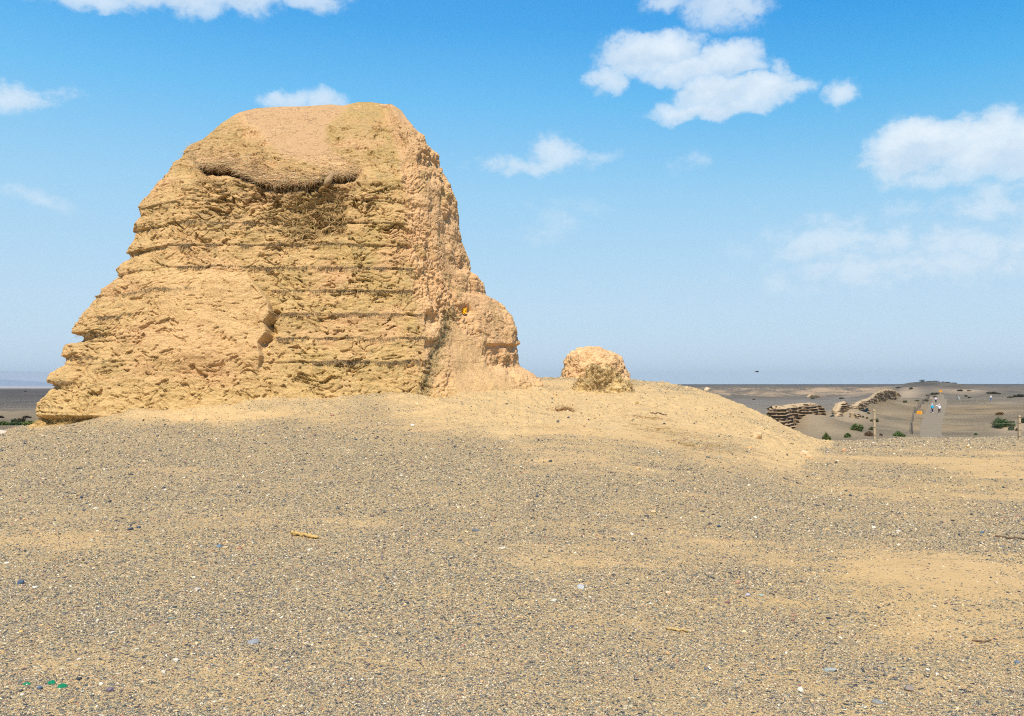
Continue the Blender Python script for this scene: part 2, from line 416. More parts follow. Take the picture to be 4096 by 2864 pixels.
def earth_mat():
    m, t, b = new_mat('rammed_earth')
    co = t.add('ShaderNodeTexCoord').outputs['Object']
    tone = t.add('ShaderNodeAttribute', attribute_name='tone').outputs['Color']
    rg = t.add('ShaderNodeAttribute', attribute_name='rough').outputs['Fac']
    st = t.vmath('MULTIPLY', co, (1.0, 1.0, 2.2))
    n1 = t.noise(st, 4.0, 6, 0.65); n2 = t.noise(st, 22, 5, 0.7, dist=0.6)
    f = t.math('ADD', t.math('MULTIPLY_ADD', n1, 0.62, 0.50), t.math('MULTIPLY', n2, 0.48))
    c = t.vmath('MULTIPLY', tone, t.add('ShaderNodeCombineXYZ', {0: f, 1: f, 2: f}).outputs[0])
    # little pits and cracks
    vo = t.add('ShaderNodeTexVoronoi', {'Vector': t.vmath('ADD', st, t.vmath('MULTIPLY', t.noise(co, 5, 3, 0.6, out=1), (0.5, 0.5, 0.5))), 'Scale': 5.5}, feature='DISTANCE_TO_EDGE')
    crack = t.math('MULTIPLY', t.math('SUBTRACT', 1.0, t.sstep(vo.outputs['Distance'], 0.0, 0.05)), t.sstep(n1, 0.45, 0.6))
    t.put(b.inputs['Base Color'], c)
    wv = t.noise(st, 55, 5, 0.7)
    h = t.math('ADD', t.math('MULTIPLY', n2, 1.2), t.math('MULTIPLY', wv, 0.55))
    h = t.math('SUBTRACT', t.math('MULTIPLY', h, rg), t.math('MULTIPLY', crack, 0.55))
    bn = t.add('ShaderNodeBump', {'Strength': 0.9, 'Distance': 0.045, 'Height': h})
    t.put(b.inputs['Normal'], bn.outputs[0])
    return m
M_earth = earth_mat()
M_reed = toned('dry_reed', 0.3, 20, 0, rough=0.8)
M_leaf = toned('shrub_leaf', 0.25, 6, 0, rough=0.7)
M_wood = simple('weathered_wood', (.34, .235, .13), 0.85, 0.3, 9, 0.5, 60)
M_stick = simple('dry_stick', (.50, .36, .16), 0.85, 0.3, 30, 0.6, 90)
M_conc = simple('pale_post', (.42, .325, .215), 0.9, 0.2, 6, 0.4, 40)

# ------------------------------------------------------------ the ground sheet
az_in = np.arange(-36, 36.01, 0.065); az_out = np.concatenate([np.arange(-180, -36, 2.0), az_in, np.arange(38, 180, 2.0)])
r1 = np.concatenate([np.exp(np.arange(math.log(0.6), math.log(14), 0.0098)), np.exp(np.arange(math.log(14), math.log(34), 0.0032)), np.exp(np.arange(math.log(34), math.log(60), 0.0098))]); r2 = np.exp(np.arange(math.log(60), math.log(3000), 0.0105))
r3 = np.exp(np.linspace(math.log(3000), math.log(22000), 12))
rad = np.concatenate([r1, r2, r3])
RA, AZ = np.meshgrid(rad, np.radians(az_out), indexing='ij')
# inside the field of view rings are straight rows of equal depth
gx = RA * np.sin(AZ); gy = RA * np.cos(AZ)
gz = H(gx, gy)
uu, DD = UD(gx, gy)
pp = np.stack([gx, gy, gz * 0], -1)
fl = flank(uu, DD)
SAND = np.array([.53, .358, .172])
n_a = fbm(pp * np.array([.09, .16, 1]), 4, 31); n_b = fbm(pp * np.array([.32, .60, 1]), 5, 32, .6)
# gravel cover: thick on the flat, thin near the tower, on the mound and in wind-blown patches
n_g = fbm(pp * np.array([.9, 2.4, 1]), 4, 37, .6)
grav = 1.03 + 1.0 * n_a + 1.0 * n_b + .75 * n_g * (1 - sst(DD, 12, 22))
n_f = fbm(pp * np.array([.5, .9, 1]), 5, 36, .65)
fl = np.clip(fl + 4.5 * n_f * 4 * fl * (1 - fl) * .35, 0, 1)
grav -= fl * (0.50 + 1.5 * np.clip(0.12 - n_f, -.3, .5)) + 0.20 * sst(uu, 620, 760) * fl
PV = proj(np.stack([gx, gy, gz], -1))[1]
for (pu, pv, su, sv, a) in [(960, 590, 110, 26, .85), (1000, 470, 60, 12, .5), (900, 500, 120, 18, .45), (1000, 480, 90, 16, .5), (840, 460, 90, 10, .25), (270, 417, 110, 5, .7), (100, 560, 130, 14, .15),
                            (560, 425, 150, 14, .55), (660, 410, 90, 22, .4), (480, 398, 70, 8, .5), (760, 690, 260, 30, .30), (150, 668, 120, 12, .35), (420, 655, 90, 9, .35), (930, 640, 120, 14, .45), (330, 700, 130, 10, .35), (60, 540, 60, 8, .3), (880, 565, 140, 20, .3), (640, 545, 120, 18, .2), (700, 610, 130, 12, .35), (900, 455, 160, 9, .35)]:
    pv_ = PV
    grav -= a * np.exp(-0.5 * (((uu - pu) / su) ** 2 + ((pv_ - pv) / sv) ** 2)) * (gy > 1)
grav = np.clip(grav, 0.05, 1.4)
cl = np.broadcast_to(SAND, gx.shape + (3,)).copy()
yel = np.clip(0.5 + 1.6 * n_b, 0, 1)[..., None] * 0.35
cl = cl * (1 - yel) + np.array([.51, .34, .135]) * yel
cl = cl * (1 - 0.25 * fl[..., None]) + np.array([.66, .50, .29]) * 0.25 * fl[..., None]
cl = cl * (1 - 0.75 * fl[..., None]) + np.array([.51, .360, .178]) * 0.75 * fl[..., None]
# valley tones
vall = sst(DD, 46, 60)[..., None]
n_c = fbm(pp * np.array([0.012, 0.02, 1]), 4, 33)[..., None]; n_e = fbm(pp * np.array([0.035, 0.022, 1]), 4, 35)[..., None]; n_d = fbm(pp * 0.09, 4, 34)[..., None]
vt = np.array([.178, .134, .083]) * (1 + 0.9 * n_d) + 0.03 * n_c
gobi = (sst(DD, 150, 240) * np.clip(1 - 0.0 * uu, 0, 1))[..., None]
dark = np.array([.108, .097, .083]) * (1 + 0.8 * n_d)
left = (1 - sst(uu, 300, 500))[..., None]
vt = vt * (1 - gobi) + (dark * (1 - np.clip(0.5 + 2.0 * n_c, 0, 1) * 0.30) + np.array([.30, .23, .16]) * np.clip(0.3 + 2.0 * n_c, 0, 1) * 0.24) * gobi
darkl = np.array([.075, .066, .062]) * (1 + 0.6 * n_d) + np.clip(n_c, 0, 1) * .04
vt = vt * (1 - left * gobi * 0.85) + darkl * left * gobi * 0.85
# near-side gobi strip at the centre right of the valley
strip = (sst(uu, 600, 690) * (1 - sst(uu, 835, 870)) * sst(DD, 105, 150) * (1 - sst(DD, 320, 345)))[..., None]
vt = vt * (1 - strip * .8) + np.array([.165, .145, .125]) * (1 + .4 * n_d) * strip * .8
# pale sand on the bluffs' slopes
dz_r = np.gradient(gz, axis=0) / np.maximum(np.gradient(RA, axis=0), 1e-3)
dz_a = np.gradient(gz, axis=1) / np.maximum(np.gradient(AZ, axis=1) * RA, 1e-3)
slope = np.hypot(dz_r, dz_a)
bz = (sst(DD, 300, 340) * (1 - sst(DD, 560, 640)) * sst(uu, 600, 700) * (1 - sst(uu, 880, 900)))[..., None]
sl = (sst(slope, 0.045, 0.13) * sst(dz_r, -0.02, 0.04))[..., None]
sl = sl * np.clip(.7 + 2.6 * n_e, 0, 1)
vt = vt * (1 - bz * .6) + np.array([.13, .11, .085]) * (1 + .5 * n_d) * bz * .6
vt = vt * (1 - bz * sl * .9) + np.array([.38, .27, .17]) * bz * sl * .9
# far pale plain on the left
pale = (sst(DD, 1450, 1600) * (1 - sst(uu, 400, 500)))[..., None]
vt = vt * (1 - pale) + np.array([.33, .31, .30]) * pale
fdk = (sst(DD, 640, 900) * sst(uu, 500, 600))[..., None]
vt = vt * (1 - fdk) + np.array([.085, .090, .095]) * (1 + .3 * n_d) * fdk
# brownish dead-grass patches by the path
for (pu, pD, su, sD, a) in [(975, 165, 26, 14, .6), (950, 108, 14, 10, .6), (995, 150, 15, 8, .3), (914, 120, 6, 30, .4), (1000, 118, 20, 8, -.0)]:
    wv_ = (a * np.exp(-0.5 * (((uu - pu) / su) ** 2 + ((DD - pD) / sD) ** 2)) * np.clip(.6 + 2 * n_d[..., 0], 0, 1.2))[..., None]
    vt = vt * (1 - wv_) + np.array([.30, .19, .09]) * wv_
for (pu, pD, su, sD, a) in [(1012, 101, 12, 5, .8), (813, 95, 16, 5, .55), (850, 112, 14, 7, .6), (962, 320, 18, 22, .75), (908, 300, 9, 30, .8), (928, 258, 5, 4, .7)]:
    wv_ = (a * np.exp(-0.5 * (((uu - pu) / su) ** 2 + ((DD - pD) / sD) ** 2)))[..., None]
    vt = vt * (1 - wv_) + np.array([.42, .31, .20]) * wv_
cl = cl * (1 - vall) + np.clip(vt, 0.01, 1) * vall
grav = grav * (1 - vall[..., 0]) + 0.25 * vall[..., 0] * (1 - sst(DD, 150, 400))
V = np.stack([gx, gy, gz], -1).reshape(-1, 3)
nr, nc = gx.shape
faces = grid_faces(nr, nc, True)
faces = faces[:, ::-1]
cen = np.array([[0, 0, 0.0]]); ci = len(V)
V = np.concatenate([V, cen])
cf = np.stack([np.full(nc, ci), (np.arange(nc) + 1) % nc, np.arange(nc)], -1)
ground = mesh_np('ground', V, [faces, cf], M_ground, True,
                 cols=np.concatenate([cl.reshape(-1, 3), SAND[None]]), attrs={'gravel': np.append(grav.ravel(), .8)})
tag(ground, 'gravelly desert ground rising to the tower and falling away to the plain', kind='structure')
def gravel_at(x, y):
    r = np.hypot(x, y); a = np.degrees(np.arctan2(x, y))
    i = np.clip(np.searchsorted(rad, r), 0, nr - 1); j = np.clip(np.searchsorted(az_out, a), 0, nc - 1)
    return grav[i, j]

# ------------------------------------------------------------ far hills on the left, hazy
def far_range(name, D, prof, col, label, depth):
    us = np.array([p[0] for p in prof], float); vs = np.array([p[1] for p in prof], float)
    u = np.linspace(us[0], us[-1], 240); v = np.interp(u, us, vs)
    v = v + gnoise(np.stack([u * .03, u * 0, u * 0], -1), 5) * .5 + gnoise(np.stack([u * .11, u * 0, u * 0], -1), 6) * .25
    rows = []
    for k, (fd, fh) in enumerate([(-.5, 0), (-.25, .35), (-.1, .75), (0, 1), (.2, .8), (.6, 0)]):
        p = P(u, v, D); top = p[:, 2]; q_ = p.copy()
        q_[:, 0] *= (1 + fd * depth / D); q_[:, 1] = D + fd * depth
        q_[:, 2] = -60 + (top + 60) * fh + (gnoise(np.stack([u * .05, u * 0 + k, u * 0], -1), 8) * 15 if 0 < fh < 1 else 0)
        rows.append(q_)
    V = np.concatenate(rows)
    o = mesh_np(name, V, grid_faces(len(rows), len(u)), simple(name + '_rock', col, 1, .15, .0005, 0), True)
    return tag(o, label, kind='structure')
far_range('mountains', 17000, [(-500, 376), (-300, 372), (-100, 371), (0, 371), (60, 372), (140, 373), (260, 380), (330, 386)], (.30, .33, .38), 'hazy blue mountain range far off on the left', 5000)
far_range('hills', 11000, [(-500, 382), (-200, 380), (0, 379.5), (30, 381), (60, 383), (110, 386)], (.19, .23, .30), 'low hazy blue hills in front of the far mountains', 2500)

# ------------------------------------------------------------ the beacon tower
def curve(pts):
    """pts: (u, v, D) -> functions x(z), y(z)"""
    a = np.array(pts, float); p = P(a[:, 0], a[:, 1], a[:, 2]); o = np.argsort(p[:, 2]); return p[o]
def Df(v): return np.interp(v, [103, 112, 125, 145, 165, 180, 200, 240, 300, 360, 400, 430], [25.4, 24.8, 24.1, 23.2, 22.5, 22.1, 22.1, 21.9, 21.5, 21.0, 20.6, 20.2])
Lp = [(28, 440), (33, 429), (37, 417), (43, 408), (41, 404.4), (47, 397), (54, 390), (55, 384), (51.6, 381), (53.7, 374), (65, 366.7), (67, 362), (62.4, 356.5), (68, 345), (79, 340), (77, 336),
      (73, 333.5), (76.5, 325), (92, 308.6), (97, 299.6), (103, 294), (104.6, 290), (110, 285), (119, 275), (118, 270.5), (129, 260), (128.6, 250.7), (136.4, 242), (134.6, 228),
      (141.8, 220.8), (140.6, 208.8), (144.8, 204), (154.4, 191), (164, 177.6), (173.5, 163), (182, 155), (186.7, 144), (204.7, 131), (221.4, 120), (246, 111.5), (262, 108)]
L = curve([(u, v, Df(v) + .2 + 1.3 * min(1, max(0, (v - 106) / 60))) for u, v in Lp])
def shifted(fu, dD=0.0): return curve([(fu(u, v), v, Df(v) + dD) for u, v in Lp])
Eu = lambda v: np.interp(v, [105, 130, 150, 200, 250, 290, 320, 350, 400, 430], [380, 388, 397, 404, 408, 412, 418, 424, 428, 430])
vs_ = [440, 420, 400, 380, 360, 340, 320, 300, 280, 260, 240, 220, 200, 180, 165, 150, 140, 130, 120, 114, 109]
Lat = lambda v: np.interp(v, [p[1] for p in Lp][::-1], [p[0] for p in Lp][::-1])
F0 = curve([(min(Lat(v) + 26, 300), v, Df(v) + .22) for v in vs_])
def fr(t, dD=0): return curve([(Lat(v) * (1 - t) + Eu(v) * t, v, Df(v) + dD) for v in vs_])
F1, F2, F3 = fr(.3, .02), fr(.55, -.02), fr(.8, 0.0)
E = curve([(Eu(v), v, Df(v) + .3) for v in vs_[:-1]] + [(376, 103.4, 25.6)])
Rp = [(560, 440, 25.5), (550, 386, 25.5), (539, 377, 25.5), (529, 371, 25.5), (523.5, 364, 25.4), (523, 348, 25.4), (521, 340, 25.4), (519, 331, 25.4), (513, 317, 25.4), (506, 307.5, 25.4), (498, 300.5, 25.4), (487, 298, 25.3),
      (485, 295, 25.3), (485, 288, 25.3), (481, 281, 25.2), (472, 272, 25.2), (470, 260, 25.1), (463, 242, 25), (460, 221, 25), (457, 203, 24.9), (448.7, 185, 24.9), (440, 167, 24.8), (438, 157, 24.8),
      (429.5, 146.5, 24.7), (424, 136, 24.6), (415, 129.7, 24.5), (401, 113.5, 24.9), (390, 106.5, 25.6)]
Rr = curve(Rp)
Mc = curve([(480, 430, 21.4), (470, 395, 21.7), (458, 370, 22.1), (451, 345, 22.4), (446, 320, 22.6), (443, 300, 22.6), (440, 280, 22.7), (436, 250, 22.9), (432, 220, 22.9), (427, 190, 23), (418, 160, 23.1), (410, 140, 23.3), (398, 120, 24.0), (383, 106.5, 25.5)])
z0, z1 = -0.35, 10.15
cent = np.array([-5.2, 26.0])
nrow = 720
zs = np.linspace(z0, z1, nrow)
def ev(cv, z): return np.stack([np.interp(z, cv[:, 2], cv[:, 0]), np.interp(z, cv[:, 2], cv[:, 1])], -1)
BR = np.stack([np.interp(zs, [0, 3, 5, 10.2], [-.6, -.9, -2.0, -4.2]), np.interp(zs, [0, 10.2], [29.3, 27.6])], -1)
BL = np.stack([np.interp(zs, [0, 5, 10.2], [-11.6, -9.8, -8.2]), np.interp(zs, [0, 10.2], [29.0, 27.2])], -1)
rings = [ev(L, zs), ev(F0, zs), ev(F1, zs), ev(F2, zs), ev(F3, zs), ev(E, zs), ev(Mc, zs), ev(Rr, zs), BR, BL]
nseg = [70, 150, 150, 150, 130, 110, 150, 24, 24, 30]
K = len(rings); ringA = np.array(rings)          # K, nrow, 2
pts = []; side = []
for k in range(K):
    p0, p1, p2, p3 = ringA[(k - 1) % K], ringA[k], ringA[(k + 1) % K], ringA[(k + 2) % K]
    lin = k in (7, 8, 9)
    for t in np.arange(nseg[k]) / nseg[k]:
        m1 = (p2 - p0) * .32; m2 = (p3 - p1) * .32
        # keep tangents from overshooting
        ln = np.linalg.norm(p2 - p1, axis=1, keepdims=True)
        for m in (m1, m2):
            mm = np.linalg.norm(m, axis=1, keepdims=True); m *= np.minimum(1, ln * .9 / np.maximum(mm, 1e-6))
        h = (2 * t ** 3 - 3 * t ** 2 + 1) * p1 + (t ** 3 - 2 * t ** 2 + t) * m1 + (-2 * t ** 3 + 3 * t ** 2) * p2 + (t ** 3 - t ** 2) * m2
        pts.append(h if not lin else p1 * (1 - t) + p2 * t); side.append(k + t)
ncol = len(pts)
XY = np.array(pts).transpose(1, 0, 2)              # nrow, ncol, 2
Zg = np.repeat(zs[:, None], ncol, 1)
T = np.concatenate([XY, Zg[..., None]], -1)
side = np.broadcast_to(np.array(side), (nrow, ncol))
def normals(T):
    du = np.roll(T, -1, 1) - np.roll(T, 1, 1); dv = np.gradient(T, axis=0)
    n = np.cross(du, dv); return n / np.maximum(np.linalg.norm(n, axis=-1, keepdims=True), 1e-9)
tu_, tv_ = proj(T)
zt_ = 1.6 + (385.5 - np.interp(tu_, [190, 204, 221, 240, 258, 300, 331, 343, 352, 360, 371, 382, 392, 402, 420], [142, 131, 120.5, 113, 108.4, 108.6, 106.6, 107.8, 105.5, 103.6, 102.8, 103.6, 106.5, 112, 116])) / F * 25.2
T[..., 2] += np.clip((T[..., 2] - 8.4) / 1.75, 0, 1) ** 2 * np.clip(zt_ - 10.15, -.8, .6)
N = normals(T)
for ax_ in (0,):
    N = blur(N, 5, 0); N /= np.linalg.norm(N, axis=-1, keepdims=True)
U, Vv = proj(T)
ux, vy = U, Vv
front = (side >= 0) & (side <= 7.2)
rightface = sst(side, 4.85, 5.25) * (1 - sst(side, 7.0, 7.3))
leftc = np.clip(1 - np.abs(side - .35) / 1.1, 0, 1) + (side > 9.4)
# masks ------------------------------------------------
lip_u = [186, 190, 193.4, 202.7, 215.7, 224.4, 237.5, 255, 268, 281, 290, 311.5, 322, 331, 344, 355, 364]
lip_v = [142, 150, 157.5, 166, 166, 165, 169.5, 177, 182.5, 183.6, 182.5, 182.5, 179, 173.8, 176, 172.7, 169]
vl = np.interp(ux, lip_u, lip_v) + 1.6 * gnoise(np.stack([ux * .7, ux * 0, ux * 0 + 3], -1), 45) + 3.4 * gnoise(np.stack([ux * .07, ux * 0, ux * 0 + 3], -1), 41) + 1.3 * gnoise(np.stack([ux * .3, ux * 0, ux * 0 + 3], -1), 44)
inlip = sst(ux, 186, 200) * (1 - sst(ux, 352, 362)) * (side < 5.5) * (side > .15)
dvl = vy - vl
patch_e = np.interp(vy, [262, 280, 302, 313, 325, 334, 344, 357, 372], [240, 253, 270.6, 272.5, 267, 269, 261, 263, 258])
patch_e = patch_e + 1.5 * gnoise(np.stack([vy * .15, vy * 0, vy * 0], -1), 42)
patch = (1 - sst(ux, patch_e - 1.2, patch_e + 1.2)) * sst(ux, 105, 190) * sst(vy, 262, 285) * (1 - sst(vy, 352, 378)) * (side < 5)
# smooth mud of the crown
rl_ = np.interp(vy, [104, 112, 125, 140, 155, 165, 174], [225, 232, 250, 266, 288, 318, 345]); rr_ = np.interp(vy, [104, 112, 125, 140, 155, 165, 174], [352, 344, 330, 322, 334, 346, 350])
wob = 9 * gnoise(T * 1.1, 43)
smooth = sst(ux + wob, rl_ - 8, rl_ + 8) * (1 - sst(ux + wob, rr_ - 8, rr_ + 8)) * (1 - sst(vy, 168, 178)) * (side < 5.6)
smooth = np.clip(smooth, 0, 1)
gul_u = np.interp(vy, [300, 330, 358, 380, 400, 430], [452, 446, 436, 428, 420, 415])
gully = np.exp(-((ux - gul_u) / 6.0) ** 2) * sst(vy, 300, 318) * (side > 4)
# displacement -----------------------------------------
Ts = T * np.array([1, 1, 1.0])
big = 0.11 * fbm(Ts * .55, 3, 51) + 0.06 * gnoise(Ts * 1.7, 54)
stz = T * np.array([1, 1, 2.4])
tilt = np.where(side < 5, 0.0, 0.0)
def saw(per, warp, sd, msc, cov):
    """little overhanging flakes: rises downwards, breaks off sharply below"""
    q_ = (T[..., 2] + .10 * T[..., 0] * np.where(low_ > 0, .8, .15) + warp * gnoise(T * np.array([.8, .8, 1.3]) / (per * 6), sd) + warp * .5 * gnoise(T / (per * 2.2), sd + 1)) / per
    k_ = np.floor(q_); f_ = q_ - k_
    m_ = np.clip(fbm(np.stack([T[..., 0] * msc, T[..., 1] * msc, k_ * 3.7], -1), 3, sd + 2) * 3 + cov, 0, 1)
    return ((1 - f_) * sst(f_, 0, .10) - .35) * m_
low_ = sst(vy, 350, 385) * (side < 7)
warpv = np.stack([gnoise(T * 1.5, 65), gnoise(T * 1.5, 66), gnoise(T * 1.5, 67)], -1) * .35
pitn = fbm((T + warpv) * np.array([1.6, 1.6, 4.2]), 4, 68, .62)
pitn2 = fbm((T + warpv * .6) * np.array([4.5, 4.5, 11.0]), 3, 58, .6)
rough_n = fbm(stz * 1.6, 4, 61, .55) * .10 + fbm(T * 6, 3, 62, .6) * .025 + .036 * saw(.24, .34, 160, 1.1, .0) + .020 * saw(.10, .18, 170, 2.3, .1) + .035 * fbm(stz * 3.2, 4, 63, .6, 'b')
ck1 = gnoise((T + warpv) * np.array([1.5, 1.5, 3.4]), 56); ck2 = gnoise((T + warpv * .7) * np.array([3.6, 3.6, 8.0]), 57); ckm = gnoise(T * 1.3, 55)
cracks = .085 * np.exp(-(ck1 / .035) ** 2) * sst(ckm, -.05, .25) + .055 * np.exp(-(ck2 / .06) ** 2) * sst(ckm, -.3, .1)
rough_n = rough_n - .13 * sst(pitn, .25, .32) - .08 * sst(pitn2, .26, .34) - cracks + low_ * .06 * fbm(T * 2.5, 4, 69, .6, 'b')
knob = (fbm(T * np.array([1.5, 1.5, 1.1]), 5, 71, .56, 'b') * .22 + fbm(T * 6, 3, 72, .6, 'b') * .06) * np.clip(.9 + 1.3 * gnoise(T * .7, 73), .45, 1.4)
tal = sst(ux, 446, 458) * (1 - sst(ux, 505, 521)) * sst(vy, np.interp(ux, [440, 452, 480, 490, 524], [300, 316, 340, 366, 372]), np.interp(ux, [440, 452, 480, 490, 524], [306, 326, 352, 376, 382])) * (side > 5)
inl0_ = sst(ux, 190, 205) * (1 - sst(ux, 345, 362)) * sst(vy, 180, 195) * (1 - sst(vy, 228, 246)) * (side < 5)
rmask = np.clip(.82 + .55 * inl0_ - .93 * smooth - .40 * patch - .6 * tal, 0.05, 1.9)
d = big + rough_n * rmask * (1 - rightface * .7) + knob * rightface * rmask
# rammed layers with their reed lines
SP, ZL = 0.65, 6.15
zn_ = T[..., 2] + .05 * gnoise(T * np.array([.5, .5, 0]) + 7, 81) + .02 * gnoise(T * np.array([3., 3., 0]), 82) + np.where(side < 1.2, .05, 0)
ph = (zn_ - ZL) / SP; li_ = np.floor(ph); t_ = ph - li_
lm = fbm(np.stack([T[..., 0] * .9, T[..., 1] * .9, li_ * 5.3], -1), 3, 83)
inz = (T[..., 2] < 7.1) & (T[..., 2] > .2)
amp = (.012 + .030 * np.clip(lm * 2 + .2, 0, 1)) + .055 * leftc * (T[..., 2] < 6.6) * np.clip(.6 + 2 * lm, .25, 1.3)
amp = amp * (1 - patch * (1 - .8 * np.clip(leftc, 0, 1))) * (1 - .75 * rightface) * inz * sst(T[..., 2], 1.5, 2.1) * (1 - .85 * sst(vy, 352, 375) * (ux < 300)) + amp * leftc * inz * (T[..., 2] <= 1.7)
amp = amp * (1 - .6 * inlip * (dvl < 30) * (dvl > -5))
groove = np.exp(-((1 - t_) * SP / .040) ** 2) * np.clip(.5 + 2.5 * lm, 0, 1.2) * (1 - .45 * (1 - sst(ux, 230, 290)))
lipb = np.exp(-(t_ * SP / .035) ** 2)
d = d + amp * ((1 - t_) ** 1.3 - .45 + .35 * lipb) - (amp * .6 + .045 * inz * (1 - patch) * (1 - rightface) * sst(T[..., 2], 1.5, 2.1)) * groove
# big undercuts showing on the left outline (dark notches)
for zc, dep in [(2.93, .24), (2.33, .13), (1.58, .17), (.72, .09), (4.2, .05), (5.35, .06), (6.0, .04), (4.75, .04)]:
    d -= dep * np.exp(-((T[..., 2] - zc) / .10) ** 2) * np.clip(leftc, 0, 1) ** 1.2
# overhanging reed mat
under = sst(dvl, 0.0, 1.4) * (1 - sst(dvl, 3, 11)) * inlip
zone = inlip * sst(dvl, 4, 12) * (1 - sst(dvl, 48, 66))
dm = np.interp(ux, [190, 200, 215, 240, 270, 330, 345, 358], [.18, .34, .42, .34, .24, .22, .27, .18])
d = d - under * dm * (1 + .3 * fbm(T * 2.2, 3, 91))
d = d + .05 * np.exp(-np.clip(-dvl, 0, 99) / 6) * (dvl < 1.2) * inlip + .14 * fbm((T + warpv * .6) * np.array([1.3, 1.3, 8.]), 5, 92, .62, 'r') * inlip * sst(dvl, -34, -10) * (dvl < 0)
tang = sst(dvl, 10, 24) * (1 - sst(dvl, 52, 66)) * inlip * sst(ux, 270, 300) * (1 - sst(ux, 340, 350))
d = d - .05 * sst(dvl, 8, 20) * (1 - sst(dvl, 40, 60)) * inlip + tang * (.22 * fbm(T * 3.1, 4, 93, .62, 'b') - .12)
d = d + .26 * patch - .10 * gully + gully * .16 * fbm(T * 5, 4, 95, .6, 'b')
# slit beside the patch
d -= .22 * np.exp(-((ux - patch_e - 4) / 3.2) ** 2) * sst(vy, 306, 314) * (1 - sst(vy, 340, 352)) * (side < 5)
# undercut at the left foot and under the ledge of the right shoulder
ul = sst(ux, 30, 36) * (1 - sst(ux, 84, 106)) * sst(vy, 415, 417) * (1 - sst(vy, 425, 432)) * (side < 3)
d -= .24 * ul
ur = sst(ux, 483, 490) * sst(vy, 343, 346) * (1 - sst(vy, 364, 372)) * (side > 5.5) * (side < 7.3)
d -= .13 * ur
un = sst(ux, 424, 427) * (1 - sst(ux, 434, 438)) * (np.exp(-((vy - 318) / 6) ** 2) + .8 * np.exp(-((vy - 345) / 4) ** 2)) * (side < 6)
d -= .16 * un
d -= .22 * np.exp(-((ux - 468) / 5) ** 2 - ((vy - 311) / 4.0) ** 2) * (side > 5)
top = sst(T[..., 2], 9.2, 10.1)
d -= .03 * inlip * sst(dvl, 5, 14) * (1 - sst(dvl, 40, 60))
d = np.clip(d, -1.1, .6) * (1 - .93 * top)
N2 = N.copy(); N2[..., 2] *= .6
T2 = T + N2 * d[..., None]
# droop of the mat's lip
T2[..., 2] -= .05 * (np.abs(dvl) < 1.5) * inlip
# close the top with rings shrinking to the middle
caps = []
last = T2[-1]; cc = last.mean(0) + np.array([0, 0, .14])
for k in range(1, 15):
    f_ = k / 14
    r_ = last * (1 - f_) + cc * f_; r_[:, 2] = last[:, 2] * (1 - f_) + (last[:, 2].mean() - .05) * f_ - .02 * f_
    caps.append(r_)
TV = np.concatenate([T2.reshape(-1, 3), np.array(caps).reshape(-1, 3)])
nrt = nrow + len(caps)
# colours ------------------------------------------------
tan = np.array([.71, .50, .265]); straw = np.array([.60, .45, .205]); pink = np.array([.80, .545, .325]); crust = np.array([.47, .395, .215])
ochre = np.array([.50, .33, .11]); brown = np.array([.42, .305, .175]); palec = np.array([.67, .475, .260])
def mixc(a, b, m): return a * (1 - m[..., None]) + b * m[..., None]
c = np.broadcast_to(tan, T.shape).copy()
m1 = fbm(stz * .7, 4, 111); m2 = fbm(stz * 2.0, 4, 112); m3 = fbm(stz * 5, 3, 113)
strawm = np.clip(.5 + 1.6 * m1 + .9 * m2, 0, 1) * sst(ux, 180, 330) * (1 - rightface) * (1 - patch) * (1 - smooth)
strawm = np.maximum(strawm, np.clip(.2 + 1.8 * m2, 0, 1) * .7 * (1 - patch) * (1 - smooth) * (1 - rightface))
c = mixc(c, straw, strawm * .85)
c = mixc(c, crust, np.clip((m3 + .5 * m2 - .12) * 3, 0, 1) * .68 * (1 - smooth) * (1 - .8 * patch) * (1 - .55 * rightface))
c = mixc(c, pink, np.clip(rightface * .8 + np.clip((m2 - .12) * 3, 0, .7) * .6, 0, 1) * (1 - .5 * strawm))
c = mixc(c, np.array([.53, .365, .225]), smooth * .9)
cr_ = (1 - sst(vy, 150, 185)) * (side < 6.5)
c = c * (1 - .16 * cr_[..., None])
bl1 = fbm(T * np.array([.5, .5, .9]), 4, 118); bl2 = fbm(T * np.array([1.4, 1.4, 2.6]), 4, 119)
c = mixc(c, np.array([.72, .47, .275]), np.clip((bl1 - .05) * 4, 0, 1) * .6 * (1 - smooth)); c = mixc(c, np.array([.50, .385, .185]), np.clip((bl2 - .10) * 4, 0, 1) * .5 * (1 - smooth) * (1 - .6 * patch)); c = mixc(c, palec, patch * .7)
# layers: the reed lines are greyer and browner
reedl = np.clip(np.exp(-(t_ * SP / .05) ** 2) + .7 * groove, 0, 1) * inz * (1 - patch) * (1 - .8 * rightface) * np.clip(.6 + 2 * lm, 0, 1)
c = mixc(c, brown * .85, reedl * .6)
c = mixc(c, np.array([.64, .46, .255]), np.clip(inlip * sst(dvl, -26, -6) * (dvl < 0) * (.55 + .8 * m3), 0, 1))
c = mixc(c, brown * .9, zone * np.clip(.20 + 1.2 * m2, 0, .6)); c = mixc(c, brown * .8, under * .6); c = mixc(c, np.array([.20, .135, .07]), inlip * sst(dvl, -.6, .3) * (1 - sst(dvl, 2.0, 4.5)) * .85); c = mixc(c, np.array([.45, .33, .17]), tang * .6)  # brown reed below the mat; overhang's shade painted in as a darker band
c = mixc(c, ochre, ul * .8); c = mixc(c, crust * .9, gully * .7)
low = sst(vy, 368, 398) * (1 - sst(side, 6.5, 7)) * (side < 7.3)
c = mixc(c, np.array([.69, .51, .25]), low * .6)
btr = sst(ux, 452, 470) * sst(vy, 315, 335) * (1 - ur)
c = mixc(c, palec * .97, tal * .7)
c = c * np.array([.965, .895, .79])
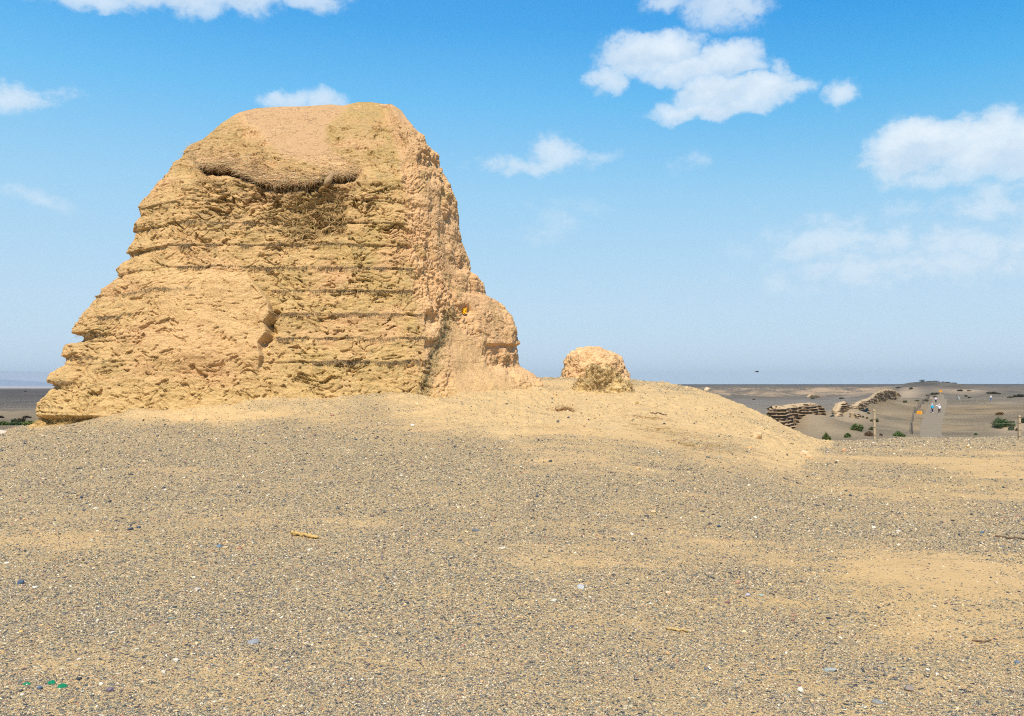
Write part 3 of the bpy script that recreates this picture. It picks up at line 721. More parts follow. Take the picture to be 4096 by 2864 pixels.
capc = np.concatenate([c.reshape(-1, 3), np.tile(pink, (len(caps) * ncol, 1))])
ra = np.clip(1 - .3 * tal - .75 * smooth - .25 * patch + .3 * tang, .12, 1.3)
raa = np.concatenate([ra.ravel(), np.full(len(caps) * ncol, .3)])
fc = grid_faces(nrt, ncol, True)
tb = empty('beacon_tower', (-5.5, 25, .9))
tag(tb, 'huge eroded rammed earth beacon tower with reed layers, standing on the gravel mound', 'tower ruin')
bpy.context.view_layer.update()
def kid(o, parent):
    if o.name.split('.')[0] in ('reed_layer', 'reed_mat', 'reed_fringe', 'reed_tangle', 'reed_footing', 'gully_straw', 'reed_bristle'): o['kind'] = 'stuff'
    o.parent = parent; o.matrix_parent_inverse = parent.matrix_basis.inverted(); return o
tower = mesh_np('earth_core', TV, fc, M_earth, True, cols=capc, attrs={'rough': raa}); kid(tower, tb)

def tower_at(u, v):
    sel = front & (np.abs(ux - u) < 40)
    U2, V2 = proj(T2); dd_ = (U2 - u) ** 2 + (V2 - v) ** 2 + (~sel) * 1e6
    idx = np.argsort(dd_.ravel())[:12]; k = idx[np.argmin(T2[..., 1].ravel()[idx])]
    i, j = divmod(k, ncol); return T2[i, j], N[i, j], i, j

# ---- thin fibres merged into one mesh
def fibres(name, base, direc, length, width, col, parent=None, segs=3, droop=.5, mat=None, curl=.3):
    n = len(base); d0 = direc / np.linalg.norm(direc, axis=1, keepdims=True)
    a = np.cross(d0, rng.normal(size=(n, 3))); a /= np.linalg.norm(a, axis=1, keepdims=True); b = np.cross(d0, a)
    cv = rng.normal(size=(n, 3)) * curl
    Vs = []
    for k in range(segs + 1):
        t = k / segs
        c_ = base + d0 * (length * t)[:, None] + cv * (length * t * t)[:, None] * .5 + np.array([0, 0, -1]) * (length * t * t * droop)[:, None]
        w_ = width * (1 - .8 * t)
        for q_ in range(3):
            an = 2.094 * q_; Vs.append(c_ + (a * math.cos(an) + b * math.sin(an)) * (w_)[:, None])
    Vs = np.array(Vs).transpose(1, 0, 2); m = Vs.shape[1]
    fs = []
    for k in range(segs):
        for q_ in range(3):
            fs.append([k * 3 + q_, k * 3 + (q_ + 1) % 3, (k + 1) * 3 + (q_ + 1) % 3, (k + 1) * 3 + q_])
    fs = np.array(fs)[None] + (np.arange(n) * m)[:, None, None]
    cc_ = np.repeat(col, m, 0) if col.shape[0] == n else np.broadcast_to(col, (n * m, 3))
    return mesh_np(name, Vs.reshape(-1, 3), fs.reshape(-1, 4), mat or M_reed, True, cols=cc_)
def reedcol(n, base=(.40, .295, .17)):
    return np.clip(np.array(base) * (rng.uniform(.55, 1.25, (n, 1))) * (1 + rng.normal(0, .06, (n, 3))), .01, 1)
RL = [(221, 184, 268, 1.0), (244.5, 172, 252, 1.0), (244.5, 262, 410, .45), (268, 178, 412, .8), (291, 104, 200, 1.0), (291, 272, 412, .5), (313, 272, 432, .7), (312, 100, 132, 1.3),
      (338, 272, 434, .8), (362, 308, 430, 1.0), (334, 74, 100, .8), (357, 64, 92, .7), (381, 52, 75, .7), (404.5, 42, 62, .5)]
for (v0, ua, ub, k) in RL:
    zi = ZL + SP * round((float(P(300, v0, Df(v0))[2]) - ZL) / SP)
    if v0 in (334, 357, 381, 404.5): zi = float(P(ua, v0, Df(v0) + 1.0)[2])
    n = int((ub - ua) * 7 * k)
    uu_ = rng.uniform(ua, ub, n)
    rowi = int(np.argmin(np.abs(zs - zi)))
    cols_ = np.where((side[rowi] < 5.4) & (U[rowi] > ua - 30))[0]
    o = np.argsort(U[rowi][cols_]); jj = cols_[o][np.clip(np.searchsorted(U[rowi][cols_][o], uu_), 0, len(cols_) - 1)]
    # where the layer line really sits in that column
    rr = np.clip(rowi + np.arange(-22, 23), 0, nrow - 1)
    if v0 in (334, 357, 381, 404.5): ri = np.full(n, rowi)
    else: ri = rr[np.argmax((t_[rr][:, jj] < .04) * 1.0 + (t_[rr][:, jj] < .08) * .5, 0)]
    keep = gnoise(np.stack([uu_ * .06, uu_ * 0 + v0, uu_ * 0], -1), 5) > -.25
    ri, jj = ri[keep], jj[keep]; n = len(ri)
    b0 = T2[ri, jj] - N[ri, jj] * .04 + rng.normal(0, .010, (n, 3))
    dr = N[ri, jj] * 1.0 + rng.normal(0, .35, (n, 3)) + np.array([0, 0, -.45])
    kid(fibres('reed_layer', b0, dr, rng.uniform(.06, .15, n), rng.uniform(.003, .007, n), reedcol(n)), tb)
# mat of the overhang
n = 1900
uu_ = rng.uniform(190, 358, n); vv_ = np.interp(uu_, lip_u, lip_v) - rng.exponential(6.5, n)
flat = (side[0] < 5.4)
U2, V2 = proj(T2)
# nearest grid vertex lookup on the front
jj = np.empty(n, int); ri = np.empty(n, int)
fi, fj = np.where(front & (U > 180) & (U < 372) & (Vv > 110) & (Vv < 200))
key = {}
for a_, b_, x_, y_ in zip(fi, fj, (U2[fi, fj]).astype(int), (V2[fi, fj]).astype(int)): key.setdefault((x_, y_), (a_, b_))
sel = []
for a_, b_ in zip(uu_.astype(int), vv_.astype(int)):
    sel.append(key.get((a_, b_)))
ok = [s for s in sel if s]; ri = np.array([s[0] for s in ok]); jj = np.array([s[1] for s in ok]); n = len(ok)
sx = rng.normal(0, 1, n)
dr = np.stack([np.sign(sx) * (.7 + np.abs(sx) * .3), -.15 + 0 * sx, rng.normal(-.18, .22, n)], -1) + N[ri, jj] * rng.uniform(-.05, .30, n)[:, None]
kid(fibres('reed_mat', T2[ri, jj] + rng.normal(0, .01, (n, 3)), dr, rng.uniform(.15, .42, n), rng.uniform(.003, .008, n), reedcol(n, (.70, .50, .285)), droop=.12), tb)
# fringe hanging from the lip
n = 800; uu_ = rng.uniform(192, 357, n); vv_ = np.interp(uu_, lip_u, lip_v) + rng.uniform(-2, 1.0, n)
ok = [s for s in (key.get((int(a_), int(b_))) for a_, b_ in zip(uu_, vv_)) if s]; ri = np.array([s[0] for s in ok]); jj = np.array([s[1] for s in ok]); n = len(ok)
dr = N[ri, jj] * .6 + rng.normal(0, .5, (n, 3)) + np.array([0, 0, -.7])
kid(fibres('reed_fringe', T2[ri, jj], dr, rng.uniform(.06, .2, n), rng.uniform(.003, .008, n), reedcol(n, (.52, .37, .20))), tb)
# tangled reed bundle hanging beneath
fi, fj = np.where(tang * front > .3)
s_ = rng.integers(0, len(fi), 650); ri, jj = fi[s_], fj[s_]; n = len(ri)
dr = N[ri, jj] * rng.uniform(0, .6, n)[:, None] + rng.normal(0, .8, (n, 3)) + np.array([0, 0, -.5])
kid(fibres('reed_tangle', T2[ri, jj], dr, rng.uniform(.08, .28, n), rng.uniform(.004, .010, n), reedcol(n, (.60, .42, .20)), curl=.9), tb)
# fringe at the left foot undercut and loose reed in the gully
fi, fj = np.where((ul > .2) & front)
if len(fi):
    s_ = rng.integers(0, len(fi), 1500); ri, jj = fi[s_], fj[s_]; n = len(ri)
    kid(fibres('reed_footing', T2[ri, jj], N[ri, jj] * .6 + rng.normal(0, .5, (n, 3)), rng.uniform(.05, .18, n), rng.uniform(.003, .007, n), reedcol(n, (.50, .34, .13))), tb)
fi, fj = np.where((gully > .35) & front)
s_ = rng.integers(0, len(fi), 1600); ri, jj = fi[s_], fj[s_]; n = len(ri)
kid(fibres('gully_straw', T2[ri, jj], N[ri, jj] * .5 + rng.normal(0, .5, (n, 3)) + np.array([0, 0, .3]), rng.uniform(.05, .16, n), rng.uniform(.003, .006, n), reedcol(n, (.42, .34, .20))), tb)

def tube(name, pts, rads, mat, ns=8, jitter=0.0, cap=True):
    pts = np.array(pts, float); rads = np.array(rads, float); n = len(pts)
    tg = np.gradient(pts, axis=0); tg /= np.linalg.norm(tg, axis=1, keepdims=True)
    up_ = np.array([0, 0, 1.]) if abs(tg[0, 2]) < .9 else np.array([1., 0, 0])
    Vs = []
    for k in range(n):
        a = np.cross(tg[k], up_); a /= np.linalg.norm(a); b = np.cross(a, tg[k])
        for q_ in range(ns):
            an = 2 * math.pi * q_ / ns; r_ = rads[k] * (1 + random.uniform(-jitter, jitter)); Vs.append(pts[k] + (a * math.cos(an) + b * math.sin(an)) * r_)
    fs = grid_faces(n, ns, True); Vs = np.array(Vs)
    i0 = len(Vs); Vs = np.concatenate([Vs, [pts[0]], [pts[-1]]])
    q_ = np.arange(ns); c0 = np.stack([np.full(ns, i0), (q_ + 1) % ns, q_], -1); b_ = (n - 1) * ns
    c1 = np.stack([np.full(ns, i0 + 1), b_ + q_, b_ + (q_ + 1) % ns], -1)
    return mesh_np(name, Vs, [fs[:, ::-1], c0[:, ::-1], c1[:, ::-1]], mat, True)
for (u, v, r_, ln, dx) in [(295, 187, .075, .45, .1)]:
    p_, n_, i, j = tower_at(u, v)
    a = p_ + np.array([-dx * .3, .35, .1]); b = p_ + np.array([dx * .6, -.12, -.09])
    kid(tube('timber_end', [a + (b - a) * t for t in np.linspace(0, 1, 7)], np.array([1, 1.05, .98, 1.04, 1, .97, .86]) * r_, M_wood, 10, .08), tb)

p_, n_, i, j = tower_at(330, 176)
q0_ = P(331.5, 174, p_[1] + .05); q1_ = P(329, 180, p_[1] - .10); q2_ = P(325, 186, p_[1] - .12)
kid(tube('timber_end', [q0_, q0_ * .5 + q1_ * .5 + np.array([.02, 0, .01]), q1_, q1_ * .5 + q2_ * .5 + np.array([-.01, -.01, 0]), q2_], [.07, .09, .11, .10, .06], M_wood, 9, .2), tb)

# ------------------------------------------------------------ stones, clods, sticks
ico_v = []; ico_f = []
def ico(sub):
    bm = bmesh.new(); bmesh.ops.create_icosphere(bm, subdivisions=sub, radius=1.0)
    v = np.array([x.co[:] for x in bm.verts]); f = np.array([[x.index for x in y.verts] for y in bm.faces]); bm.free(); return v, f
I1v, I1f = ico(1); I3v, I3f = ico(4)
def stone(name, label, u=None, v=None, wpx=6, hpx=3, col=(.3, .3, .3), group=None, cat='stone', at=None, mat=None, rough=.25, flat_=None, rz=None, seed=None, sink=.25):
    p = ground_at(u, v)[0] if at is None else np.array(at, float)
    D = p[1]; w_ = wpx / F * D / 2
    hh = (flat_ if flat_ is not None else .45) * w_ * 2 / 2
    sd = seed or int(u * 7 + v)
    vv = I3v.copy(); nn = gnoise(vv * 1.1 + sd, 3) * rough * 1.3 + fbm(vv * 2.6 + sd, 3, 5, .55, 'r') * rough * .5
    vv = vv * (1 + nn[:, None])
    # chipped, slightly faceted
    for k in range(5):
        ax = np.array([math.sin(sd + k * 2.1), math.cos(sd * 1.3 + k), .4 * math.sin(k + sd)]); ax /= np.linalg.norm(ax)
        dd_ = vv @ ax; ov = np.clip(dd_ - .72, 0, None); vv -= ov[:, None] * ax * .85
    vv = vv * np.array([w_, w_ * .75, hh])
    nvar = 1 + .35 * fbm(I3v * 3 + sd, 3, 9)
    o = mesh_np(name, vv, I3f, mat or M_stone, True, cols=np.clip(np.array(col)[None] * nvar[:, None], 0, 1))
    o.location = (p[0], p[1], p[2] + hh * (1 - 2 * sink)); o.rotation_euler = (random.uniform(-.15, .15), random.uniform(-.15, .15), rz if rz is not None else random.uniform(-.5, .5))
    return tag(o, label, cat, group)
GS = 'larger stones lying among the gravel'
SL = (.06, .075, .11); GY = (.24, .25, .27); WH = (.56, .51, .42); RD = (.34, .14, .09); TN = (.50, .38, .22); PU = (.16, .13, .17); OR = (.66, .42, .14); GG = (.22, .27, .22)
STONE_LIST = [
 (21, 584, 8, .8, (.08, .12, .18), 'blue grey rounded stone near the left edge of the gravel'),
 (35, 588, 7, .4, WH, 'pale greenish white flat stone just right of the blue stone at the left'),
 (253, 643, 13, .4, GY, 'smooth lilac grey flat stone in the lower left gravel'),
 (176, 661, 7, .6, WH, 'white stone below and left of the lilac grey flat stone'),
 (163, 673, 6, .7, WH, 'white rounded pebble near the bottom edge, below another white stone'),
 (171, 619, 8, .35, GG, 'thin greenish grey slab stone above the white stones at lower left'),
 (112, 633, 6, .4, WH, 'small elongated white stone between green glass and greenish slab'),
 (240, 549, 5, .6, RD, 'red stone in the mid left gravel beside pale and blue pebbles'),
 (219, 547, 6, .6, (.12, .20, .28), 'teal blue stone just left of a tan flat stone in mid left gravel'),
 (226, 548, 7, .4, TN, 'tan flat stone between the teal stone and the red stone'),
 (309, 551, 5, .7, WH, 'small white pebble below the yellow reed chunk'),
 (197, 590, 8, .45, (.50, .42, .36), 'pinkish pale flat stone left of centre in the gravel'),
 (130, 530, 7, .5, SL, 'dark slate stone, left one of a dark pair in the left gravel'),
 (139, 528, 5, .6, SL, 'dark slate stone, right and smaller one of a dark pair in the left gravel'),
 (96, 509, 6, .45, WH, 'pale flat stone in the upper left gravel'),
 (81.5, 498, 4.5, .7, SL, 'small black pebble in the upper left gravel'),
 (21, 632, 5, .5, OR, 'bright orange pebble at the lower left edge'),
 (110, 691, 8, .6, PU, 'purple brown angular stone right of the green glass'),
 (78.7, 679.5, 7, .45, (.035, .045, .06), 'black oblong stone just right of the green glass pieces'),
 (39.5, 689, 6, .8, (.09, .13, .19), 'blue grey stone between and below the green glass pieces'),
 (79, 660, 6, .5, WH, 'white sliver stone above the black oblong stone'),
 (830, 671, 15, .28, (.33, .34, .31), 'largest flat grey slab stone in the lower right gravel'),
 (800, 691, 9, .55, WH, 'largest white stone, near the bottom right of centre'),
 (909, 690, 14, .35, (.27, .21, .17), 'brown grey wedge stone near the bottom right'),
 (878, 703, 13, .25, (.22, .22, .21), 'dark grey slab stone at the bottom, left of the brown wedge'),
 (789, 670, 7, .5, TN, 'small tan brown stone left of the largest flat grey slab'),
 (748, 596, 7, .6, (.40, .38, .42), 'rounded lilac grey stone on the bare sand patch'),
 (761, 596, 6, .5, (.28, .36, .32), 'pale green stone right of the lilac grey stone on sand'),
 (553.7, 602, 8, .6, WH, 'white rounded stone in the middle of the foreground gravel'),
 (581, 588, 9, .5, (.40, .41, .42), 'speckled pale grey stone above right of a white rounded stone'),
 (727.5, 603, 7, .4, (.20, .10, .09), 'dark red flat stone left of the sand patch stones'),
 (793.6, 616, 7, .45, (.36, .20, .13), 'reddish brown stone right of the sand patch'),
 (738, 583, 8, .5, (.42, .25, .15), 'brown orange stone above the lilac grey stone'),
 (668, 594, 7, .7, (.60, .44, .28), 'pinkish tan lump of stone left of centre right gravel'),
 (653, 513, 8, .5, (.60, .44, .24), 'tan flat stone in the centre right upper gravel'),
 (719, 527, 5.5, .6, (.04, .07, .09), 'dark teal pebble alone in the right gravel'),
 (898, 532, 6, .6, WH, 'cream white stone on the right, level with the long root'),
 (982, 533, 6, .5, (.10, .15, .21), 'blue grey stone above the long dark root at the right'),
 (874, 528, 7, .4, WH, 'whitish flat stone left of the cream white stone'),
 (475, 531, 9, .35, (.12, .14, .16), 'dark grey flat stone in the middle gravel'),
 (502, 549, 8, .4, WH, 'white flat stone below the dark grey flat stone in the middle'),
 (537, 497, 4, .7, SL, 'black pebble in the upper middle gravel'),
 (640, 484, 6, .4, TN, 'buff angular stone at the foot of the mound'),
 (1017, 663, 7, .5, (.12, .17, .24), 'blue stone close to the right edge in the lower gravel'),
]
for (u, v, wpx, fl_, col, lab) in STONE_LIST: stone('stone', lab, u, v, wpx * .9, 3, col, GS, flat_=fl_)
GC = 'lumps of earth fallen on the mound flank'
for (u, v, wpx, fl_, col, lab) in [
 (757, 437, 13, .5, (.55, .38, .20), 'long brown earth lump high on the right flank of the mound'),
 (750, 449, 4.5, .95, (.62, .38, .16), 'small round orange clod below the long brown earth lump'),
 (804, 454.5, 9, .6, (.62, .44, .26), 'pale half of a split clod at the foot of the mound'),
 (809, 458, 7.5, .7, (.55, .36, .19), 'brown lower half of a split clod at the foot of the mound'),
 (707, 391, 6, .8, (.60, .44, .27), 'earth lump sitting on the skyline of the mound'),
 (687, 389, 4, .8, (.58, .42, .25), 'smaller earth lump left of the one on the mound skyline'),
 (729.5, 414, 5, .6, (.58, .40, .22), 'flat earth clod midway down the mound skyline slope'),
 (844, 452, 5, 1.0, (.50, .30, .17), 'reddish clod standing on the gravel right of the mound foot'),
 (968, 447.5, 7, .35, (.60, .42, .18), 'flat yellow clod on the crest near the right fence post'),
 (1.5, 433.5, 11, .4, (.52, .44, .36), 'pale flat rock on the left edge beyond the tower foot'),
 (637, 404, 4, 1.0, (.42, .28, .12), 'small brown crumbly clump right of the reed mound')]:
    stone('clod', lab, u, v, wpx, 3, col, GC, cat='earth clod', flat_=fl_, rough=.35)

# green glass
m, t, b = new_mat('green_glass'); b.inputs['Base Color'].default_value = (.02, .27, .10, 1); b.inputs['Roughness'].default_value = .12
b.inputs['Transmission Weight'].default_value = .35; b.inputs['Specular IOR Level'].default_value = .6; M_glass = m
for (u, v, wpx, shp, lab, rz) in [(27, 684.6, 8, .5, 'green bottle glass shard with a pointed tail, leftmost of three', .2), (51.6, 683.5, 9, .7, 'green bottle glass shard, middle of three, pale pointed oval', -.3), (62.4, 687, 9, .8, 'ribbed green bottle glass shard, rightmost and brightest of three', .5)]:
    p = ground_at(u, v)[0]; w_ = wpx / F * p[1] / 2
    nA, nB = 14, 7; Vs = []
    for lay in (0, 1):
        for i in range(nA):
            for j in range(nB):
                s = i / (nA - 1) * 2 - 1; q_ = j / (nB - 1) * 2 - 1
                wd = shp * w_ * max(.06, (1 - abs(s) ** 2.2) ** .7 * (1 - .35 * (s > 0) * s))
                rib = .05 * w_ * math.sin(s * 16) if 'ribbed' in lab else 0
                Vs.append((s * w_, q_ * wd, w_ * .32 * (1 - q_ * q_ * .6) * (1 - .4 * s * s) + rib - lay * .0025))
    Vs = np.array(Vs); g1 = grid_faces(nA, nB); n0 = nA * nB
    edge = [i * nB for i in range(nA)] + [(nA - 1) * nB + j for j in range(1, nB)] + [i * nB + nB - 1 for i in range(nA - 2, -1, -1)] + [j for j in range(nB - 2, 0, -1)]
    e = np.array(edge); e2 = np.roll(e, -1)
    o = mesh_np('glass_shard', Vs, [g1[:, ::-1], g1 + n0, np.stack([e, e2, e2 + n0, e + n0], -1)], M_glass, True)
    o.location = (p[0], p[1], p[2] + w_ * .12); o.rotation_euler = (.5, 0, rz); tag(o, lab, 'glass shard', 'green glass shards in the gravel')

def stick(name, label, uvs, rpx, mat, cat='stick', lift=.3, jit=.15, group=None):
    ps = ground_at([a for a, b in uvs], [b for a, b in uvs]); D = ps[:, 1].mean(); r_ = rpx / F * D
    tt = np.linspace(0, len(ps) - 1, max(10, len(ps) * 4))
    q_ = np.stack([np.interp(tt, np.arange(len(ps)), ps[:, k]) for k in range(3)], -1)
    q_[:, 2] = H(q_[:, 0], q_[:, 1]) + r_ * lift + r_ * .9; q_ += rng.normal(0, r_ * .25, q_.shape)
    rr = r_ * (1 + rng.uniform(-.25, .25, len(q_))); rr[0] *= .5; rr[-1] *= .4
    return tag(tube(name, q_, rr, mat, 8, jit), label, cat, group)
M_ochre = simple('rotten_reed_chunk', (.52, .35, .13), .9, .4, 30, .8, 80)
M_dark = simple('dark_root', (.16, .11, .07), .9, .4, 30, .6, 80)
stick('reed_chunk', 'ochre chunk of rotten reed lying on the gravel left of centre', [(291, 535.5), (297, 536), (304, 536.5), (311, 538), (319, 539)], 1.9, M_ochre, 'reed chunk', jit=.45)
stick('stick', 'pale yellow twig with a fork lying in the lower centre gravel', [(666, 629), (672, 630), (678, 631.5), (683, 631), (688, 633)], 1.3, M_stick, jit=.35)
stick('stick', 'small dark twig on bare sand near the right edge', [(972, 641), (978, 642), (984, 642.5), (991, 641)], .9, M_dark)
stick('root', 'long thin dark root snaking over the gravel at the right edge', [(995, 537), (1002, 537.5), (1008, 539), (1014, 538.3), (1020, 539), (1030, 541.5)], .8, M_dark, 'root')
stick('stick', 'thin brown stick on the sandy top of the mound', [(650, 413), (656, 414), (662, 414.5), (667, 415)], .5, M_dark)
stick('stick', 'short curved yellow stick right of the large white stone, above it', [(788, 668), (791, 670.5), (795, 671.5), (798, 671)], .9, M_stick)

def tuft(name, label, u, v, n, ln, spread, col, upk=.3, cat='reed tuft', w_=.004, dirx=None):
    p = ground_at(u, v)[0]
    b0 = p + rng.normal(0, 1, (n, 3)) * np.array([spread, spread * .5, .01]); b0[:, 2] = H(b0[:, 0], b0[:, 1]) + .005
    dr = rng.normal(0, 1, (n, 3)) * np.array([1, .6, .15]) + np.array([0, 0, upk])
    if dirx: dr[:, 0] = np.abs(dr[:, 0]) * dirx
    o = fibres(name, b0, dr, rng.uniform(.4, 1, n) * ln, rng.uniform(.6, 1.4, n) * w_, reedcol(n, col), droop=.15)
    return tag(o, label, cat, kind='stuff') if 'catter' in label else tag(o, label, cat)
tuft('reed_tuft', 'reddish brown tuft of dry reed lying left of the reed mound foot', 560, 410.5, 160, .35, .12, (.40, .22, .09), .22, dirx=1, w_=.006)
tuft('straw_litter', 'thin scatter of brown reed straws right of the reed mound on sand', 647, 418, 90, .3, .30, (.42, .27, .12), .08)
tuft('straw_litter', 'wide scatter of yellow brown reed straws in the hollow of the mound flank', 700, 447, 130, .30, .55, (.44, .30, .13), .12)
tuft('straw_litter', 'straws scattered on the flank below the skyline lump', 668, 432, 160, .3, .6, (.44, .30, .13), .08)

# ------------------------------------------------------------ gravel: loose pebbles
pal = np.array([(.050, .056, .066), (.088, .092, .098), (.155, .150, .135), (.26, .235, .18), (.19, .185, .135), (.38, .30, .18), (.50, .39, .23), (.64, .58, .47), (.30, .15, .11), (.58, .37, .17), (.13, .09, .11), (.42, .33, .20), (.56, .40, .19)])
pw = np.array([.15, .13, .12, .11, .09, .12, .11, .05, .03, .03, .015, .065, 0]); pw /= pw.sum()
OCv = np.array([(1, 0, 0), (-1, 0, 0), (0, 1, 0), (0, -1, 0), (0, 0, 1), (0, 0, -1)], float); OCf = np.array([(0, 2, 4), (2, 1, 4), (1, 3, 4), (3, 0, 4), (2, 0, 5), (1, 2, 5), (3, 1, 5), (0, 3, 5)])
GVs, GFs, GCs, off = [], [], [], 0
for (n, BVv, BFf, mu, sg, lo, hi) in ((62000, I1v, I1f, -.16, .34, .7, 3.2), (560000, OCv, OCf, -.50, .26, .3, .95)):
    iD = rng.uniform(1 / 46, 1 / 3.45, n); Dn = 1 / iD; un = rng.uniform(-40, 1064, n)
    xn = (un - 512) / F * Dn; yn = Dn
    g_ = gravel_at(xn, yn); pn = np.stack([xn, yn, 0 * xn], -1)
    cl_ = .5 + 1.5 * gnoise(pn * 1.6, 201) + .8 * gnoise(pn * 5, 202)
    keep = rng.uniform(0, 1, n) < np.clip(g_ * (.42 + .70 * np.clip(cl_, 0, 1.2)), 0.06, 1)
    flk = flank(un, Dn) > rng.uniform(.0, 1.4, n)
    keep |= flk & (rng.uniform(0, 1, n) < (.75 if mu > -.3 else .42))
    flk = flk[keep]; xn, yn, Dn = xn[keep], yn[keep], Dn[keep]; n = len(xn)
    zn = H(xn, yn)
    px = np.clip(rng.lognormal(mu, sg, n), lo, hi) * np.interp(Dn, [6, 16, 40], [1, .92, .62])
    rs = np.clip(px * Dn / F, .003, .05)
    sc3 = np.stack([rs * rng.uniform(.8, 1.35, n), rs * rng.uniform(.65, 1.1, n), rs * rng.uniform(.35, .75, n)], -1)
    ang = rng.uniform(0, 6.283, n); ca, sa = np.cos(ang), np.sin(ang)
    bv = BVv[None] * (1 + rng.uniform(-.22, .22, (n, len(BVv), 1))) * sc3[:, None, :]
    bx = bv[..., 0] * ca[:, None] - bv[..., 1] * sa[:, None]; by = bv[..., 0] * sa[:, None] + bv[..., 1] * ca[:, None]
    tl = rng.normal(0, .18, (n, 2)); bzv = bv[..., 2] + bx * tl[:, :1] + by * tl[:, 1:]
    GVs.append(np.stack([bx + xn[:, None], by + yn[:, None], bzv + (zn + sc3[:, 2] * .35)[:, None]], -1).reshape(-1, 3))
    ci = rng.choice(len(pal), n, p=pw); ci = np.where(flk & (rng.uniform(0, 1, n) < .8), rng.choice([12, 12, 11, 5], n), ci)
    GCs.append(np.repeat(np.clip(pal[ci] * np.array([1.09, 1.06, 1.0]) * rng.uniform(.75, 1.3, (n, 1)), .01, .9), len(BVv), 0))
    GFs.append((BFf[None] + (np.arange(n) * len(BVv))[:, None, None]).reshape(-1, 3) + off); off += n * len(BVv)
gv = mesh_np('gravel', np.concatenate(GVs), np.concatenate(GFs), toned('gravel_pebbles', .1, 50, 0, rough=.75, spec=.3), False, cols=np.concatenate(GCs))
tag(gv, 'mixed dark and pale pebbles strewn over the sand', 'gravel', kind='stuff')

# ------------------------------------------------------------ ruined stub and reed mound on the platform
def lump(name, rows, prof_u, base_v, top_v, D, depth, mat, dispf, colf, nA=260, nZ=120, parent=None, power=2.6, center_u=None, twist=0):
    """a closed lump whose outline follows given left/right edges, real depth behind"""
    vv = np.linspace(base_v, top_v, nZ)
    ul_ = np.interp(vv, prof_u[0][::-1], prof_u[1][::-1]); ur_ = np.interp(vv, prof_u[0][::-1], prof_u[2][::-1])
    h = np.linspace(0, 1, nZ); th = np.linspace(0, 2 * math.pi, nA, endpoint=False)
    zc = P(0 * vv + 512, vv, D)[:, 2]; xl = P(ul_, vv, D)[:, 0]; xr = P(ur_, vv, D)[:, 0]
    cx = (xl + xr) / 2; hx = (xr - xl) / 2
    hy = depth * np.minimum(1, hx / hx.max()) ** .7
    ct, st_ = np.cos(th), np.sin(th); e = 2 / power
    ex = np.sign(ct) * np.abs(ct) ** e; ey = np.sign(st_) * np.abs(st_) ** e
    X = cx[:, None] + hx[:, None] * ex[None]; Y = D + hy[:, None] * ey[None]; Z = np.repeat(zc[:, None], nA, 1)
    Tm = np.stack([X, Y, Z], -1); Nn = normals(Tm)
    if Nn[nZ // 2, 0, 0] < 0: Nn = -Nn
    dsp = dispf(Tm, Nn); Tm = Tm + Nn * dsp[..., None]
    capp = []
    last = Tm[-1]; c_ = last.mean(0)
    for k in range(1, 7): capp.append(last * (1 - k / 6) + c_ * (k / 6) + np.array([0, 0, .02 * math.sin(k / 6 * 3.1)]))
    VV = np.concatenate([Tm.reshape(-1, 3), np.array(capp).reshape(-1, 3)])
    co = colf(VV)
    return mesh_np(name, VV, grid_faces(nZ + 6, nA, True), mat, True, cols=co, attrs={'rough': np.ones(len(VV)) * .8}), Tm, Nn
def cf_stub(V):
    a = fbm(V * 2.2, 4, 301)[:, None]; b_ = fbm(V * 7, 3, 302)[:, None]
    return np.clip(np.array([.72, .47, .25]) * (1 + .35 * a + .25 * b_) , .02, 1)
stub, sT, sN = lump('earth_stub', None, ([385, 380, 372, 366, 360, 356, 353, 351, 348.5, 347.2], [560, 562, 564, 565.5, 567, 570, 573, 577, 582, 588], [634, 631, 628, 626, 623, 618, 612, 607, 600, 592]),
    386, 347.5, 29.5, 1.3, M_earth, lambda T_, N_: .20 * fbm(T_ * 1.3, 3, 303) + .12 * fbm(T_ * 3.6, 3, 304, .6, 'b') + .03 * fbm(T_ * 12, 3, 305, .6, 'r'), cf_stub, power=2.1)
tag(stub, 'orange tan rammed earth stub behind the reed mound, on the platform skyline', 'earth ruin')
def cf_rm(V):
    a = fbm(V * 4, 4, 311)[:, None]; return np.clip(np.array([.56, .40, .19]) * (1 + .8 * a), .02, 1)
rm = empty('reed_mound', tuple(P(601, 395, 24.2))); bpy.context.view_layer.update()
tag(rm, 'small mound of earth bristling with dry reed in front of the earth stub', 'reed mound')
rmo, rT, rN = lump('earth_core', None, ([402, 396, 390, 384, 378, 373, 369, 366], [556, 566, 573, 578, 582, 586, 591, 596], [650, 640, 632, 627, 622, 617, 611, 605]),
    402, 366.5, 24.2, .75, M_earth, lambda T_, N_: .20 * fbm(T_ * 2.2, 3, 313) + .14 * fbm(T_ * 5, 3, 314, .6, 'b'), cf_rm, power=2.0)
kid(rmo, rm)
ok_r = np.where((rT[..., 2] > float(P(600, 390, 24.2)[2])) & (gnoise(rT * 2.2, 77) > -.05))
s_ = rng.integers(0, len(ok_r[0]), 1700); ri, jj = ok_r[0][s_], ok_r[1][s_]; nn_ = len(ri)
kid(fibres('reed_bristle', rT[ri, jj], rN[ri, jj] * rng.uniform(.1, .8, nn_)[:, None] + rng.normal(0, .65, (nn_, 3)) + np.array([0, 0, -.25]), rng.uniform(.05, .17, nn_), rng.uniform(.004, .010, nn_), reedcol(nn_, (.34, .225, .10)), curl=.6), rm)

